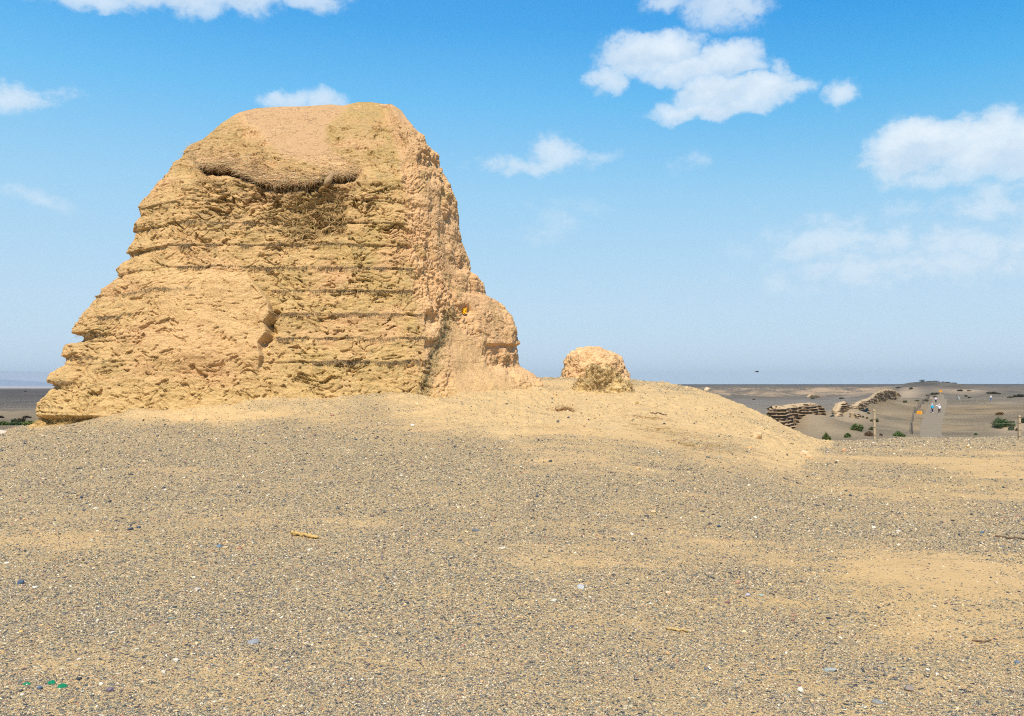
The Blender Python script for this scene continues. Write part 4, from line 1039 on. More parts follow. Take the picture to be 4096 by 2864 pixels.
# board-like grooved slab leaning behind the stub
bm = bmesh.new(); nb = 7
a0 = P(559.5, 381, 30.4); a1 = P(567.5, 381, 30.0); w0 = float(a1[0] - a0[0]); hh = float(P(564, 366.5, 30.2)[2] - a0[2])
Vs = []; Fs = []
for k in range(nb):
    x0 = w0 * k / nb; x1 = w0 * (k + .82) / nb; s_ = hh * (.80 + .2 * min(1, (k + 1) / 4)) + .02 * (k % 2)
    q0_ = len(Vs)
    for (x, y) in ((x0, 0), (x1, 0), (x1, .09), (x0, .09)):
        Vs.append((x, y, -.1)); Vs.append((x + .10, y + .04, s_))
    for e_ in range(4):
        e2 = (e_ + 1) % 4; Fs.append([q0_ + e_ * 2, q0_ + e2 * 2, q0_ + e2 * 2 + 1, q0_ + e_ * 2 + 1])
    Fs.append([q0_ + 1, q0_ + 3, q0_ + 5, q0_ + 7])
o = mesh_np('wooden_board', np.array(Vs), np.array(Fs), simple('grey_boards', (.30, .25, .17), .9, .25, 8, .4, 40)); o.location = tuple(float(x) for x in a0)
tag(o, 'grey grooved board leaning against the left side of the earth stub', 'board'); bm.free()

# yellow rag in the niche of the tower's right side
p_, n_, i, j = tower_at(464, 311.5)
uu_, vv_ = np.meshgrid(np.linspace(-1, 1, 18), np.linspace(-1, 1, 14), indexing='ij')
cr = gnoise(np.stack([uu_ * 2, vv_ * 2, uu_ * 0], -1), 5) * .05
Q = np.stack([uu_ * .085 + .01 * vv_, -.10 + cr, vv_ * .085 + .02 * uu_], -1).reshape(-1, 3)
o = mesh_np('yellow_cloth', np.concatenate([Q, Q + np.array([0, .006, 0])]), [grid_faces(18, 14)[:, ::-1], grid_faces(18, 14) + 252], simple('yellow_cloth', (.85, .45, .02), .8, .2, 20, .2, 40), True)
uw = P(464, 311.5, p_[1] - .05); o.location = tuple(float(x) for x in uw); tag(o, 'crumpled yellow cloth stuck in a niche on the right side of the tower', 'cloth')

# ------------------------------------------------------------ far layered walls
def layered_wall(label, path, D0D1, nlay, group='remains of the layered reed and earth wall'):
    """path: list of (u, v_top, v_bottom, D) along the near face; thickness behind"""
    a = np.array(path, float); s = np.linspace(0, len(a) - 1, 26 * (len(a) - 1) + 1)
    A = np.stack([np.interp(s, np.arange(len(a)), a[:, k]) for k in range(4)], -1)
    topp = P(A[:, 0], A[:, 1], A[:, 3]); bot = P(A[:, 0], A[:, 2], A[:, 3])
    nZ = nlay * 12; n = len(A); th = D0D1
    hh = np.linspace(0, 1, nZ)
    dirv = np.gradient(topp[:, :2], axis=0); dirv /= np.linalg.norm(dirv, axis=1, keepdims=True)
    nrm = np.stack([dirv[:, 1], -dirv[:, 0]], -1); nrm *= np.sign(-nrm[:, 1:2] + 1e-9)
    fr_ = np.empty((nZ, n, 3)); bk_ = np.empty((nZ, n, 3))
    zt = topp[:, 2] + .10 * gnoise(np.stack([topp[:, 0] * 1.3, topp[:, 1] * 1.3, 0 * s], -1), 7)
    zb = bot[:, 2] - .3
    for k, h in enumerate(hh):
        z = zb + (zt - zb) * h
        inset = .35 * h
        # bevel the ends and the crown
        endt = np.minimum(1, np.minimum(s, (len(a) - 1) - s) / .25)
        thk = th * (1 - .25 * h) * np.sqrt(np.clip(endt, .02, 1)) * (1 - .6 * np.clip((h - .93) / .07, 0, 1))
        for arr, sg in ((fr_, 1), (bk_, -1)):
            arr[k, :, 0] = bot[:, 0] + nrm[:, 0] * (sg * thk / 2 - th / 2); arr[k, :, 1] = bot[:, 1] + nrm[:, 1] * (sg * thk / 2 - th / 2); arr[k, :, 2] = z
    LT = (topp[:, 2].max() - bot[:, 2].min()) / nlay
    loop = np.concatenate([fr_, bk_[:, ::-1]], 1); nn_ = np.concatenate([nrm, -nrm[::-1]], 0)
    sag = .40 * LT * gnoise(loop * np.array([.45, .45, 0]), 31) + .09 * LT * gnoise(loop * np.array([1.7, 1.7, .6]), 38)
    tt = ((loop[..., 2] + sag) / LT) % 1.0
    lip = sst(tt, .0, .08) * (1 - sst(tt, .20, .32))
    msk = np.clip(.72 + 1.7 * fbm(loop * np.array([.9, .9, 1.4]), 3, 33), 0.1, 1.1)
    d_ = .34 * lip * msk + .22 * fbm(loop * 1.3, 3, 34, .6, 'b') + .07 * fbm(loop * 4, 3, 35)
    d_ -= .30 * np.clip(fbm(loop * np.array([.8, .8, .12]), 3, 39, .6, 'r') - .1, 0, 1)
    crown = sst((loop[..., 2] - zb.min()) / (zt.max() - zb.min()), .9, 1)
    d_ += .12 * crown
    loop[..., 0] += nn_[None, :, 0] * d_; loop[..., 1] += nn_[None, :, 1] * d_
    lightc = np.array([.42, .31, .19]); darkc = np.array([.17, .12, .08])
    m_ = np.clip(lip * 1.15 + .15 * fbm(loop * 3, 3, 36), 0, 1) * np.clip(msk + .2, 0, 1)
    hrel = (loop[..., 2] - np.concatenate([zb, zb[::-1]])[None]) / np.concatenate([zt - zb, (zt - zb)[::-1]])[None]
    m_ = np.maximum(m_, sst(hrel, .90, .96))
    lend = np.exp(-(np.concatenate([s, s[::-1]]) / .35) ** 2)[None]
    m_ = np.maximum(m_, lend * .8)  # left end coloured paler, sunlight on it put into the tone
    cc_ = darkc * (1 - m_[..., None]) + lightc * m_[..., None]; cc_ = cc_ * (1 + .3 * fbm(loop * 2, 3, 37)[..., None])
    nA = loop.shape[1]
    capp = loop[-1].copy(); mid = np.concatenate([(fr_[-1] + bk_[-1]) / 2, ((fr_[-1] + bk_[-1]) / 2)[::-1]]); mid[:, 2] = capp[:, 2] + .12
    VV = np.concatenate([loop.reshape(-1, 3), mid]); cols_ = np.concatenate([cc_.reshape(-1, 3), np.tile(lightc, (nA, 1))])
    # mean position becomes the origin
    org = VV.mean(0); org[2] = VV[:, 2].min()
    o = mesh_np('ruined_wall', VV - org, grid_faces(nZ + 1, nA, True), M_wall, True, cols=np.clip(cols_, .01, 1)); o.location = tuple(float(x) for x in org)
    return tag(o, label, 'wall ruin', group)
M_wall = toned('layered_wall_earth', .2, 2.0, .6, 6, .06)
layered_wall('largest layered wall ruin with nine dark bands, nearest beyond the mound flank', [(764, 416, 421, 91), (768, 409, 426, 90.5), (775, 407.5, 434, 90), (788, 406.5, 434, 90.5), (794, 406, 424, 91.5), (800, 405, 421, 92.5)], 1.6, 9)
layered_wall('flat topped layered wall ruin adjoining the largest one on its right', [(797, 406, 414, 93), (802, 404.5, 419, 93.5), (811, 404, 419.5, 94.5), (816, 403.8, 414, 95.5), (821, 404.2, 414, 96.5), (825, 406, 419, 97), (828, 412, 421, 97.5)], 1.6, 7)
layered_wall('small peaked layered wall ruin standing alone between two longer walls', [(840, 411.5, 413, 113), (843, 403.5, 409.5, 114), (848, 401.8, 409.5, 115), (852, 407.5, 409.8, 117)], 1.3, 6)
layered_wall('low crumbled wall fragment in front of the small peaked wall', [(838, 416, 417.5, 110), (842, 412.3, 416.2, 110.5), (844, 415, 417, 111)], .9, 3)
layered_wall('low stepped wall end at the foot of the long far wall', [(858, 407, 409.5, 134), (861.5, 402.5, 408.5, 136), (865, 401.5, 406.5, 139), (870, 399.5, 402.5, 146)], 1.4, 6)
layered_wall('long layered wall ruin climbing the far ridge right of centre', [(869, 400, 403, 150), (874, 397, 404, 160), (878, 392.8, 403.2, 168), (884, 390.8, 402.2, 178), (889, 389.8, 400.5, 186), (894, 390, 398.6, 194), (897, 391, 396.8, 200)], 1.0, 10)
layered_wall('small thin wall stump at the right end of the long far wall', [(898, 391, 395.5, 203), (899.5, 393, 395.5, 205), (900.5, 394.5, 396, 207)], 1.0, 4)
layered_wall('low toothed wall remnant on the far flat below the bluffs', [(809, 396.8, 397.3, 335), (812, 394.9, 397, 336), (816, 394.9, 397.2, 338), (820, 396, 397.3, 340), (824, 396.8, 397.4, 342)], 2.0, 3)
layered_wall('brown crumbled wall foot on the slope below the small peaked wall', [(854, 413.5, 415.5, 108), (857, 414, 417, 108.5), (860, 416.5, 418, 109)], .8, 3)

# ------------------------------------------------------------ shrubs
def leafblob(centres, radii, n, lsz, col):
    k = rng.choice(len(centres), n, p=np.array([r_[0] * r_[2] for r_ in radii]) / sum(r_[0] * r_[2] for r_ in radii))
    c_ = np.array(centres)[k]; r_ = np.array(radii)[k]
    d_ = rng.normal(size=(n, 3)); d_ /= np.linalg.norm(d_, axis=1, keepdims=True); rr = rng.uniform(.2, 1, (n, 1)) ** .6 * np.exp(rng.normal(0, .17, (n, 1)))
    p_ = c_ + d_ * r_ * rr; p_[:, 2] = np.maximum(p_[:, 2], .01)
    a = rng.normal(size=(n, 3)) + np.array([0, 0, .6]); a /= np.linalg.norm(a, axis=1, keepdims=True); b_ = np.cross(a, rng.normal(size=(n, 3))); b_ /= np.linalg.norm(b_, axis=1, keepdims=True)
    s_ = lsz * rng.uniform(.6, 1.4, (n, 1))
    Vs = np.stack([p_ - b_ * s_ * .3, p_ + a * s_ * .5 - b_ * 0, p_ + b_ * s_ * .3, p_ - a * s_ * .5], 1)
    cc_ = np.clip(np.array(col) * rng.uniform(.45, 1.5, (n, 1)) * (1 + rng.normal(0, .08, (n, 3))), .005, 1)
    return Vs.reshape(-1, 3), np.arange(n * 4).reshape(-1, 4), np.repeat(cc_, 4, 0)
def shrub(label, u, v, wpx, hpx, col, name='shrub', cat='shrub', group='shrubs on the valley floor', dead=False, n=None, at=None):
    p = ground_at(u, v)[0]; D = p[1]; W = wpx / F * D; Hh = hpx / F * D
    Hh *= 1.25; e = empty(name, (p[0], p[1], p[2] - .02)); k = max(3, int(wpx / 3.2))
    cs = []; rs_ = []
    for i in range(k):
        t = (i + .5) / k * 2 - 1; s_ = math.sqrt(max(.15, 1 - t * t * .75)) * random.uniform(.75, 1.1)
        cs.append((t * W * .36 + random.uniform(-.05, .05) * W, random.uniform(-.15, .15) * W, Hh * .42 * s_)); rs_.append((W * .5 / k ** .65, W * .25, Hh * .5 * s_))
    nlf = n or int(min(2600, 260 + wpx * hpx * 22)); lsz = max(.05, min(.22, 1.1 * D / F))
    V_, F_, c_ = leafblob(cs, rs_, nlf, lsz, col)
    o = mesh_np('foliage', V_, F_, M_leaf, False, cols=c_); o.parent = e
    ns = 44; b0 = np.stack([rng.uniform(-.3, .3, ns) * W, rng.uniform(-.08, .08, ns) * W, np.full(ns, -.05)], -1)
    dr = np.stack([rng.normal(0, .4, ns), rng.normal(0, .4, ns), np.full(ns, 1.0)], -1)
    o = fibres('stems', b0, dr, rng.uniform(.6, 1.2, ns) * Hh, np.full(ns, .012 * max(1, D / 100)), reedcol(ns, (.20, .15, .10)), droop=0); o.parent = e
    return tag(e, label, cat, group)
GN = (.095, .14, .042); GD = (.045, .085, .028); OL = (.10, .11, .05); DK = (.045, .05, .035); BR_ = (.15, .10, .06); GYG = (.12, .14, .09)
for a in [
 ('bright green shrub leaning left at the end of the mound slope', 826, 440.0, 8.5, 6.0, GN),
 ('small bright green shrub on the crest between two larger shrubs', 847.7, 437.3, 8, 4, GN),
 ('spreading green shrub with brown stems on a low hummock', 856.5, 430.5, 12, 6, GN),
 ('green top of a shrub showing behind the brown dead bush', 871.5, 430.0, 6, 3, OL),
 ('brown dead bush at the foot of the left fence post', 869, 436.0, 8, 5.5, BR_),
 ('tiny brown bush right of the left fence post', 881, 436, 4, 2, BR_),
 ('wide low bright green shrub on the crest left of the path', 899, 436.2, 14, 4.2, GN),
 ('large spreading green shrub on a sandy hummock at the right edge', 1003, 427.0, 26, 8.5, GD),
 ('green shrub cut off by the right edge beside the fence post', 1024, 423, 8, 6, GD),
 ('grey green round shrub on the sandy hummock below the large shrub', 1011.5, 430.5, 5.5, 4.5, GYG),
 ('dry brown roots and twigs right of the grey green shrub', 1018, 431, 6, 3, BR_),
 ('tiny bright green sprig on the crest near the yellow clod', 976, 435.2, 3.4, 2, GN),
 ('reddish brown dry bush alone on the flat right of the path', 1000, 415.0, 9, 3.0, (.17, .11, .05)),
 ('dark hooked shrub with a sandy foot by the far orange sign', 935, 394.8, 8, 2.4, DK),
 ('olive mound shrub beside the far end of the path', 925.5, 401.2, 6.5, 2, OL),
 ('olive brown shrub left of the olive mound shrub', 916.8, 401.2, 4.5, 1.2, OL),
 ('olive shrub leaning on the slope below the long far wall', 905, 402.6, 4, 2.2, OL),
 ('small dark cap shrub on a pink sand hummock', 928, 395.8, 4, 1.3, DK),
 ('small olive shrub under the dark hooked shrub', 935, 397.4, 4, 1.4, OL),
 ('dark shrub line on the pale rise beyond the slab', 960, 391.2, 7, 1.8, DK),
 ('brown shrub right of the dark shrub line on the pale rise', 969, 391.2, 5, 1.2, BR_),
 ('wide dark shrub mound left above the lone walker', 993, 393.9, 12, 2.4, DK),
 ('dark shrub streak right above the lone walker', 998.5, 394.2, 5, 1.2, DK),
 ('wide dark shrub mound at the far right edge', 1019, 397, 12, 2.6, DK),
 ('low olive shrub left of the far right dark mound', 1010, 397.8, 6, 1.5, OL),
 ('little dark shrub beside the tilted slab', 966, 396.6, 3, 1.5, DK),
 ('tiny dark shrub right of the tilted slab', 969.5, 397.8, 3, 1.0, DK),
 ('dark long shrub left of the far ridge knob', 898.5, 388.2, 6, 1.2, DK),
 ('dark shrub on the flank of the far ridge knob', 911, 389.3, 4, 1.8, DK),
 ('grey green shrub below the toothed wall remnant', 813, 399.2, 5, 1.4, GYG),
 ('grey green shrub on the far flat right of the toothed remnant', 841.5, 399.0, 6.5, 1.6, GYG),
 ('dark green dot shrub at the foot of the leftmost bluff', 754, 399.8, 3, 1, OL),
 ('small green sprig on the slope left of the left fence post', 868.5, 413.8, 2.4, 1.8, GYG),
 ('small olive sprig just left of the fence post top', 872, 421.5, 3, 2, OL),
 ('small olive sprig just right of the fence post', 877, 422, 2.6, 3, OL),
 ('dark brown twiggy shrub low on the slope below the small peaked wall', 859, 417, 5, 2.5, BR_),
 ('olive sprig, upper of two beside the slope of the long wall', 863, 417.5, 2.2, 1.6, OL),
 ('olive sprig, lower of two beside the slope of the long wall', 867, 418.6, 2.2, 1.6, OL),
 # left of the tower
 ('dark green bush, left one of two behind the left shrub row', 14.5, 422.0, 5.5, 3.4, GD),
 ('dark rust green bush, right one of two behind the left shrub row', 21.5, 422.0, 7, 4.4, (.06, .06, .03)),
 ('low green shrub at the left edge of the left shrub row', 4, 425.4, 12, 4.0, GN),
 ('low green shrub in the middle of the left shrub row', 16, 425.2, 12, 3.6, GD),
 ('low green shrub at the tower end of the left shrub row', 29, 424.6, 14, 4.0, GN),
 ('dark shrub cap on the sandy hummock left of the tower foot', 26.6, 418.0, 9, 2.2, (.05, .04, .035)),
 ('dark shrub cap on the hummock at the left edge', 1, 418.0, 8, 2.4, (.05, .04, .035)),
 ('single dark shrub dot far out on the left plain', 25.6, 391.9, 2.4, 1.0, DK),
]: shrub(*a)
# the shrubs lining the far ridge knob
for (u, v, wp, hp, lab) in [(922, 383.2, 4.5, 2.2, 'dark shrub on the peak of the far ridge'), (930, 383.6, 6, 1.6, 'dark shrub left of the middle of the far ridge line'), (935.5, 383.4, 6, 2.0, 'dark shrub on the middle of the far ridge line'),
                       (939.5, 383.6, 5, 1.6, 'dark shrub on the right shoulder of the far ridge'), (943, 384.6, 3, 2.6, 'pointed dark shrub at the right end of the far ridge'), (947.5, 385.0, 4, 1.6, 'faint shrub just past the pointed one on the far ridge'), (953, 385.2, 6, 1.8, 'wide faint shrub on the horizon right of the far ridge')]:
    D = 432; p = P(u, v, D); z = float(H(p[0], p[1])); e = empty('shrub', (p[0], p[1], z - .1)); W = wp / F * D; Hh = hp / F * D + max(0, float(p[2]) - z)
    cs = [(t * W * .35, 0, Hh * .5) for t in (-1, 0, 1)]; V_, F_, c_ = leafblob(cs, [(W * .3, W * .3, Hh * .5)] * 3, 260, .32, (.07, .08, .06))
    o = mesh_np('foliage', V_, F_, M_leaf, False, cols=c_); o.parent = e
    ns = 12; o = fibres('stems', np.stack([rng.uniform(-.3, .3, ns) * W, np.zeros(ns), np.zeros(ns)], -1), np.tile([0., 0, 1], (ns, 1)), np.full(ns, Hh * .7), np.full(ns, .05), reedcol(ns, (.1, .08, .06)), droop=0); o.parent = e
    tag(e, lab, 'shrub', 'shrubs on the far ridge')

# ------------------------------------------------------------ footpath
pc = [(88, 46.2, 2.5), (100, 52.4, 2.7), (120, 63.2, 3.2), (142, 75.1, 3.6), (170, 90.6, 3.9), (202, 108.3, 3.9), (225, 120.8, 3.9), (250, 134, 3.2), (275, 148, 2.2)]
pc = [(80, 42.8, 2.5)] + pc
ys = np.linspace(80, 275, 240); xc = np.interp(ys, [a[0] for a in pc], [a[1] for a in pc]); wd = np.interp(ys, [a[0] for a in pc], [a[2] for a in pc])
xc = blur(xc, 6, 0); rows = []
for k, t in enumerate(np.linspace(-.5, .5, 7)):
    x = xc + wd * t + (.18 * gnoise(np.stack([ys * .25, ys * 0 + k, ys * 0], -1), 3) if abs(t) > .45 else 0)
    rows.append(np.stack([x, ys, H(x, ys) + .05 + (.0 if abs(t) < .45 else -.045)], -1))
o = mesh_np('path', np.concatenate(rows), grid_faces(7, len(ys))[:, ::-1], simple('path_grit', (.225, .18, .122), .95, .25, 1.2, .3, 12), True)
tag(o, 'pale grey footpath running away across the plain', kind='structure')

# ------------------------------------------------------------ near wire fence
M_wire = simple('galvanised_wire', (.42, .42, .33), .5, .1, 4, 0)
M_tie = simple('wire_tie', (.08, .07, .06), .7, .1, 4, 0)
def cyl(name, p0, p1, r_, mat, ns=6): return tube(name, [p0, (np.array(p0) + np.array(p1)) / 2, p1], [r_] * 3, mat, ns)
def post(u, vb, vt, D, label, r_=.046, tilt=0):
    p = P(u, vb, D); z = float(H(p[0], p[1])); top_ = float(P(u, vt, D)[2]); e = empty('fence_post', (p[0], p[1], z)); hh = top_ - z
    nz = 30; Vs = []
    for k in range(nz):
        h = -.15 + (hh + .15) * k / (nz - 1); a = r_ * (1 + .08 * float(gnoise(np.array([u, h * 4, 0.]), 3)))
        if k == nz - 1: a *= .75
        for (sx_, sy_) in ((-1, -.8), (-.8, -1), (.8, -1), (1, -.8), (1, .8), (.8, 1), (-.8, 1), (-1, .8)): Vs.append((a * sx_ + tilt * h, a * sy_, h))
    n_ = len(Vs); Vs.append((tilt * hh, 0, hh + .005))
    cap = np.stack([np.full(8, n_), (nz - 1) * 8 + np.arange(8), (nz - 1) * 8 + (np.arange(8) + 1) % 8], -1)
    o = mesh_np('shaft', np.array(Vs), [grid_faces(nz, 8, True), cap], M_conc); o.parent = e
    for h in (.93, .68, .40, .14):
        zz = hh * h; th = np.linspace(0, 2 * math.pi, 13); rr = r_ * 1.25
        o = tube('wire_tie', [(rr * math.cos(t) + tilt * zz, rr * math.sin(t), zz + .01 * math.sin(2 * t)) for t in th], [.007] * 13, M_tie, 5); o.parent = e
    tag(e, label, 'fence post', 'posts of the near wire fence'); return np.array([p[0], p[1], z]), hh
A_, hA = post(874.5, 436.5, 409.5, 35, 'pale squared fence post in front of the brown bush, left one of two')
B_, hB = post(1019.5, 447, 415.5, 30, 'pale squared fence post at the right edge of the picture', tilt=.02)
dir_ = B_ - A_; C_ = B_ + dir_ * 1.0; Z_ = A_ - dir_ * 1.0
for h, lab in ((.68, 'upper thin wire strung between the two pale fence posts'), (.40, 'middle thin wire strung between the two pale fence posts'), (.14, 'lowest thin wire strung between the two pale fence posts')):
    a = A_ + np.array([0, -.06, hA * h]); b_ = B_ + np.array([0, -.06, hB * h]); pts_ = []
    for t in np.linspace(0, 1.5, 40):
        q_ = a * (1 - t) + b_ * t; tt = t if t <= 1 else t - 1; q_ = q_ + np.array([0, 0, -.10 * 4 * tt * (1 - tt)]); pts_.append(q_)
    tag(tube('fence_wire', pts_, [.003] * 40, M_wire, 4), lab, 'wire', 'wires of the near fence')

# ------------------------------------------------------------ far mesh fence beside the path, and signs
M_rod = simple('rusty_fence_metal', (.17, .145, .12), .8, .2, 3, 0)
yf = np.concatenate([np.arange(92, 150, 5.2), np.arange(150, 250, 9.0)])
def fx(y): return np.interp(y, [88, 100, 120, 142, 202, 250], [44.3, 50.0, 60.3, 71.6, 105.0, 131.0])
zf0 = H(fx(yf), yf)
fpost = None
for i, y in enumerate(yf):
    x = float(fx(y)); z = float(zf0[i])
    if fpost is None:
        o = cyl('mesh_fence_post', (0, 0, -.1), (0, 0, 1.25), .035, M_rod, 6); fpost = o
    else: o = fpost.copy(); C.objects.link(o)
    o.location = (x, float(y), z)
    side_ = 'nearest the crest' if i == 0 else None
    tag(o, 'thin rusty metal post of the mesh fence running along the left of the path', 'fence post', 'posts of the far mesh fence')
Vn = []; Fn = []
def bar(a, b_, r_):
    a = np.array(a, float); b_ = np.array(b_, float); t = b_ - a; t /= np.linalg.norm(t); s_ = np.cross(t, [0.3, .2, 1.]); s_ /= np.linalg.norm(s_); q_ = np.cross(t, s_); i0 = len(Vn)
    for p in (a, b_):
        for an in (0, 2.09, 4.19): Vn.append(p + (s_ * math.cos(an) + q_ * math.sin(an)) * r_)
    for k in range(3): Fn.append([i0 + k, i0 + (k + 1) % 3, i0 + 3 + (k + 1) % 3, i0 + 3 + k])
for i in range(len(yf) - 1):
    ya, yb = yf[i], yf[i + 1]; za, zb = zf0[i], zf0[i + 1]
    for h in (.1, .4, .7, 1.0, 1.18): bar((fx(ya), ya, za + h), (fx(yb), yb, zb + h), .010)
    for t in np.arange(.12, 1, .12):
        y = ya * (1 - t) + yb * t; z = za * (1 - t) + zb * t; bar((fx(y), y, z + .05), (fx(y), y, z + 1.18), .008)
o = mesh_np('wire_mesh_fence', np.array(Vn), np.array(Fn), M_rod); tag(o, 'see-through rusty wire netting strung along the left side of the path', 'fence netting')
def sign(u, v, wpx, hpx, D, label):
    p = P(u, v, D); z = float(H(p[0], p[1])); e = empty('warning_sign', (p[0], p[1], z)); W = wpx / F * D / 2; hc = float(p[2]) - z; h2 = hpx / F * D / 2
    bx = [(-W, -.02, hc - h2), (W, -.02, hc - h2), (W, -.02, hc + h2), (-W, -.02, hc + h2), (-W, .02, hc - h2), (W, .02, hc - h2), (W, .02, hc + h2), (-W, .02, hc + h2)]
    o = mesh_np('panel', np.array(bx), np.array([[0, 1, 2, 3], [7, 6, 5, 4], [0, 4, 5, 1], [1, 5, 6, 2], [2, 6, 7, 3], [3, 7, 4, 0]]), simple('orange_sign_paint', (.80, .36, .02), .6, .1, 3, 0)); o.parent = e
    for k, yy in enumerate((.45, .05, -.35)):
        for q_ in range(5):
            x0 = -W * .7 + q_ * W * .3; xx = [(x0, -.024, hc + h2 * yy), (x0 + W * .2, -.024, hc + h2 * yy), (x0 + W * .2, -.024, hc + h2 * (yy + .22)), (x0, -.024, hc + h2 * (yy + .22))]
            Vm = np.array(xx + [(a, -.0205, c_) for a, _, c_ in xx])
            if k == 0 and q_ == 0: acc_v, acc_f = [Vm], [np.array([[0, 1, 2, 3], [0, 4, 5, 1], [1, 5, 6, 2], [2, 6, 7, 3], [3, 7, 4, 0]])]
            else: acc_f.append(acc_f[0] + 8 * len(acc_v)); acc_v.append(Vm)
    o = mesh_np('worn_lettering', np.concatenate(acc_v), np.concatenate(acc_f), simple('sign_ink', (.45, .13, .02), .7, .1, 3, 0)); o.parent = e
    for sx_ in (-.7, .7): o = cyl('leg', (sx_ * W, .05, -.1), (sx_ * W, .05, hc + h2 * .6), .03, M_rod); o.parent = e
    tag(e, label, 'sign', 'orange signs by the fence')
sign(919.3, 413.0, 5.2, 3.8, 140, 'nearer orange warning sign on the mesh fence left of the path')
sign(940.7, 391.3, 2.7, 2.0, 262, 'small far orange sign beyond the end of the path')

# tilted grey slab
p = ground_at(960.5, 399.4)[0]; D = p[1]; k = D / F
top_pts = [(-3.6 * k, 0, 4.2 * k), (-1.0 * k, 1.5, 4.0 * k), (3.8 * k, 2.5, 2.7 * k), (1.2 * k, .6, .1 * k), (-2.4 * k, -.3, -.1 * k)]
Vs = np.array(top_pts + [(a, b_ + .25, c_ - .05) for a, b_, c_ in top_pts])
bm = bmesh.new(); vt_ = [bm.verts.new(v_) for v_ in Vs]; bm.faces.new(vt_[:5]); bm.faces.new(vt_[5:][::-1])
for i in range(5): bm.faces.new((vt_[i], vt_[i + 5], vt_[(i + 1) % 5 + 5], vt_[(i + 1) % 5]))
bmesh.ops.recalc_face_normals(bm, faces=bm.faces); bmesh.ops.bevel(bm, geom=bm.edges[:], offset=.03, segments=1)
me = bpy.data.meshes.new('concrete_slab'); bm.to_mesh(me); bm.free(); me.materials.append(simple('slab_concrete', (.26, .27, .235), .9, .15, 1.5, .3, 10))
o = bpy.data.objects.new('concrete_slab', me); C.objects.link(o); o.location = tuple(float(x) for x in p); tag(o, 'tilted pale grey green slab lying on the far plain right of the path', 'slab')

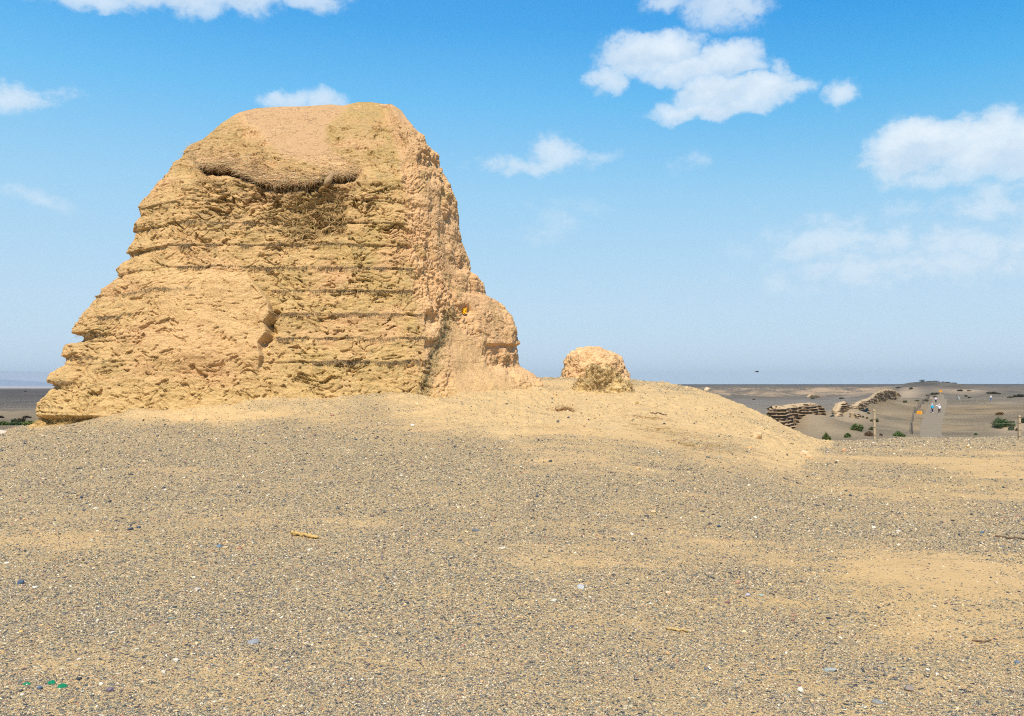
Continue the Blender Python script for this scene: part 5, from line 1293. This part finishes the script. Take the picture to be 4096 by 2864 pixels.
# ------------------------------------------------------------ people
def skin(name, verts, edges, radii, mat, parent, root=0, sub=2):
    me = bpy.data.meshes.new(name); me.from_pydata(verts, edges, []); o = bpy.data.objects.new(name, me); C.objects.link(o)
    md = o.modifiers.new('skin', 'SKIN'); md.use_smooth_shade = True
    if not me.skin_vertices: pass
    for i, r_ in enumerate(radii):
        sv = me.skin_vertices[0].data[i]; sv.radius = (r_[0], r_[1]) if isinstance(r_, tuple) else (r_, r_)
        sv.use_root = (i == root)
    s = o.modifiers.new('sub', 'SUBSURF'); s.levels = sub; s.render_levels = sub
    me.materials.append(mat); o.parent = parent; return o
def mk_skin_layer(o): pass
def person(u, v, label, hgt, D, top_c, leg_c, hat_c, armL, armR, face=1, rz=0, step=.12, hair=None):
    p = P(u, v, D); z = float(H(p[0], p[1])); e = empty('person', (p[0], p[1], z + .03)); s = hgt / 1.7
    e.rotation_euler = (0, 0, rz); e.scale = (s, s, s)
    sk = simple('skin_tone', (.50, .30, .20), .6, .05, 5, 0)
    fy = -face
    hipz, kz = .90, .48
    fl_ = [(-.09, step * .5 * fy, .08), (.09, -step * .5 * fy, .08)]
    # body: pelvis, spine, neck, head; arms to fingertips; legs to toes
    V = [(0, 0, hipz), (0, 0, 1.12), (0, 0, 1.36), (0, 0, 1.46), (0, 0.01 * fy, 1.54), (0, .015 * fy, 1.64)]
    r_ = [(.15, .11), (.13, .09), (.15, .10), (.055, .055), (.085, .095), (.075, .085)]
    Ed = [(0, 1), (1, 2), (2, 3), (3, 4), (4, 5)]
    for sx_, arm, ft in ((-1, armL, fl_[0]), (1, armR, fl_[1])):
        b0 = len(V); V += [(sx_ * .17, 0, 1.38), arm[0], arm[1], tuple(np.array(arm[1]) + (np.array(arm[1]) - np.array(arm[0])) * .33)]
        r_ += [.055, .043, .030, .022]; Ed += [(2, b0), (b0, b0 + 1), (b0 + 1, b0 + 2), (b0 + 2, b0 + 3)]
        b0 = len(V); V += [(sx_ * .09, 0, .82), (sx_ * .095, (ft[1]) * .5 + .03 * fy, kz), (ft[0], ft[1], .09), (ft[0] * 1.1, ft[1] + .13 * fy, .045)]
        r_ += [.09, .062, .045, .04]; Ed += [(0, b0), (b0, b0 + 1), (b0 + 1, b0 + 2), (b0 + 2, b0 + 3)]
    skin('body', V, Ed, r_, sk, e)
    # jacket with sleeves
    V = [(0, 0, .86), (0, 0, 1.10), (0, 0, 1.36), (0, 0, 1.45)]; r_ = [(.19, .14), (.17, .125), (.18, .125), (.08, .08)]; Ed = [(0, 1), (1, 2), (2, 3)]
    for sx_, arm in ((-1, armL), (1, armR)):
        b0 = len(V); V += [(sx_ * .18, 0, 1.38), arm[0], arm[1]]; r_ += [.075, .065, .05]; Ed += [(2, b0), (b0, b0 + 1), (b0 + 1, b0 + 2)]
    skin('jacket', V, Ed, r_, simple('jacket_cloth', top_c, .8, .12, 6, .2, 30), e)
    V = [(0, 0, .93)]; r_ = [(.165, .125)]; Ed = []
    for sx_, ft in ((-1, fl_[0]), (1, fl_[1])):
        b0 = len(V); V += [(sx_ * .095, 0, .80), (sx_ * .1, ft[1] * .5 + .03 * fy, kz), (ft[0], ft[1], .13)]; r_ += [.105, .078, .062]; Ed += [(0, b0), (b0, b0 + 1), (b0 + 1, b0 + 2)]
    skin('trousers', V, Ed, r_, simple('trouser_cloth', leg_c, .85, .12, 6, .2, 30), e)
    for ft in fl_:
        skin('shoe', [(ft[0], ft[1] - .05 * fy, .055), (ft[0] * 1.05, ft[1] + .08 * fy, .045), (ft[0] * 1.1, ft[1] + .17 * fy, .035)], [(0, 1), (1, 2)], [.055, .052, .038], simple('shoe_rubber', (.65, .65, .68), .7, .1, 6, 0), e)
    if hair: skin('hair', [(0, -.02 * fy, 1.70), (0, -.06 * fy, 1.60), (0, -.075 * fy, 1.48)], [(0, 1), (1, 2)], [(.095, .09), (.10, .075), (.08, .045)], simple('dark_hair', hair, .6, .1, 20, 0), e)
    if hat_c is not None:
        nA = 24; Vh = []
        prof = [(.19, 1.625), (.185, 1.635), (.115, 1.655), (.112, 1.71), (.095, 1.755), (.05, 1.775), (.001, 1.78), ]
        for (rr, zz) in prof:
            for a in range(nA): Vh.append((rr * math.cos(a / nA * 6.2832), rr * math.sin(a / nA * 6.2832) + .01 * fy, zz))
        o = mesh_np('sun_hat', np.array(Vh), grid_faces(len(prof), nA, True), simple('hat_cloth', hat_c, .8, .1, 10, 0), True); o.parent = e
    # simple face
    for sx_ in (-1, 1):
        o = mesh_np('eye', I1v * .012 + np.array([sx_ * .032, .098 * fy, 1.60]), I1f, M_tie, True); o.parent = e
    tag(e, label, 'person', 'walkers on the plain')
LA = ((-.24, -.03, 1.13), (-.22, .05, .92)); RA_ = ((.24, -.03, 1.13), (.22, .05, .92))
person(932.4, 415.8, 'person in bright blue jacket, dark trousers and pale sun hat, left of the walking pair', 1.66, 150, (.02, .42, .72), (.03, .05, .13), (.60, .72, .78), LA, RA_, face=1)
person(939.5, 416.0, 'person in white hooded top pointing an arm out, right of the walking pair', 1.72, 149, (.80, .78, .86), (.02, .022, .035), (.80, .55, .62), ((-.42, .02, 1.44), (-.66, .04, 1.47)), RA_, face=-1, hair=(.02, .015, .012))
person(936.0, 408.4, 'person with dark hair in white top and black trousers, behind the walking pair', 1.66, 200, (.68, .66, .82), (.02, .02, .04), None, LA, ((.26, -.02, 1.12), (.30, .10, .93)), face=-1, hair=(.02, .015, .012))
person(991.0, 402.2, 'lone person in white top and blue jeans far off on the right', 1.66, 198, (.72, .72, .72), (.06, .18, .42), None, ((-.25, .02, 1.15), (-.12, .2, 1.05)), ((.38, .05, 1.25), (.48, .2, 1.15)), face=1, hair=(.02, .015, .012), rz=.4)

# bird
p = P(757, 371.7, 90); e = empty('bird', p); M_bird = simple('bird_feathers', (.06, .055, .05), .8, .1, 8, 0)
o = mesh_np('body', I3v * np.array([.24, .07, .065]), I3f, M_bird, True); o.parent = e
for sx_ in (-1, 1):
    Vw = []
    for k in range(8):
        t = k / 7; ch = .13 * (1 - .75 * t ** 1.6); y = sx_ * (.04 + .46 * t); zz = .10 * math.sin(t * 2.2); sw = .10 * t
        Vw += [(.10 - sw, y, zz), (.10 - sw - ch, y, zz - .008), (.10 - sw - ch * .4, y, zz + .014)]
    fs = []
    for k in range(7):
        for q_ in range(3): fs.append([k * 3 + q_, k * 3 + (q_ + 1) % 3, k * 3 + 3 + (q_ + 1) % 3, k * 3 + 3 + q_])
    o = mesh_np('wing', np.array(Vw), np.array(fs), M_bird, True); o.parent = e
o = mesh_np('tail', np.array([(-.18, -.02, .01), (-.18, .02, .01), (-.36, .07, .01), (-.36, -.07, .01), (-.18, -.02, -.005), (-.18, .02, -.005), (-.36, .07, -.002), (-.36, -.07, -.002)]), np.array([[0, 1, 2, 3], [7, 6, 5, 4], [0, 4, 5, 1], [1, 5, 6, 2], [2, 6, 7, 3], [3, 7, 4, 0]]), M_bird); o.parent = e
tag(e, 'small dark bird gliding low above the right horizon', 'bird')

# ------------------------------------------------------------ haze
hz = np.array([(x, y, z) for z in (-62, 360) for y in (-23000, 23500) for x in (-23500, 23500)], float)
hf = np.array([[0, 2, 3, 1], [4, 5, 7, 6], [0, 1, 5, 4], [2, 6, 7, 3], [0, 4, 6, 2], [1, 3, 7, 5]])
mh = bpy.data.materials.new('haze_air'); mh.use_nodes = True; mh.node_tree.nodes.clear()
hn = NT(mh.node_tree)
pv = hn.add('ShaderNodeVolumePrincipled'); pv.inputs['Color'].default_value = (.72, .84, .95, 1); pv.inputs['Density'].default_value = 5.5e-5; pv.inputs['Anisotropy'].default_value = .1
ho = hn.add('ShaderNodeOutputMaterial'); hn.l.new(pv.outputs[0], ho.inputs['Volume'])
o = mesh_np('haze', hz, hf, mh); tag(o, 'thin pale dust haze over the desert', 'haze', kind='stuff')
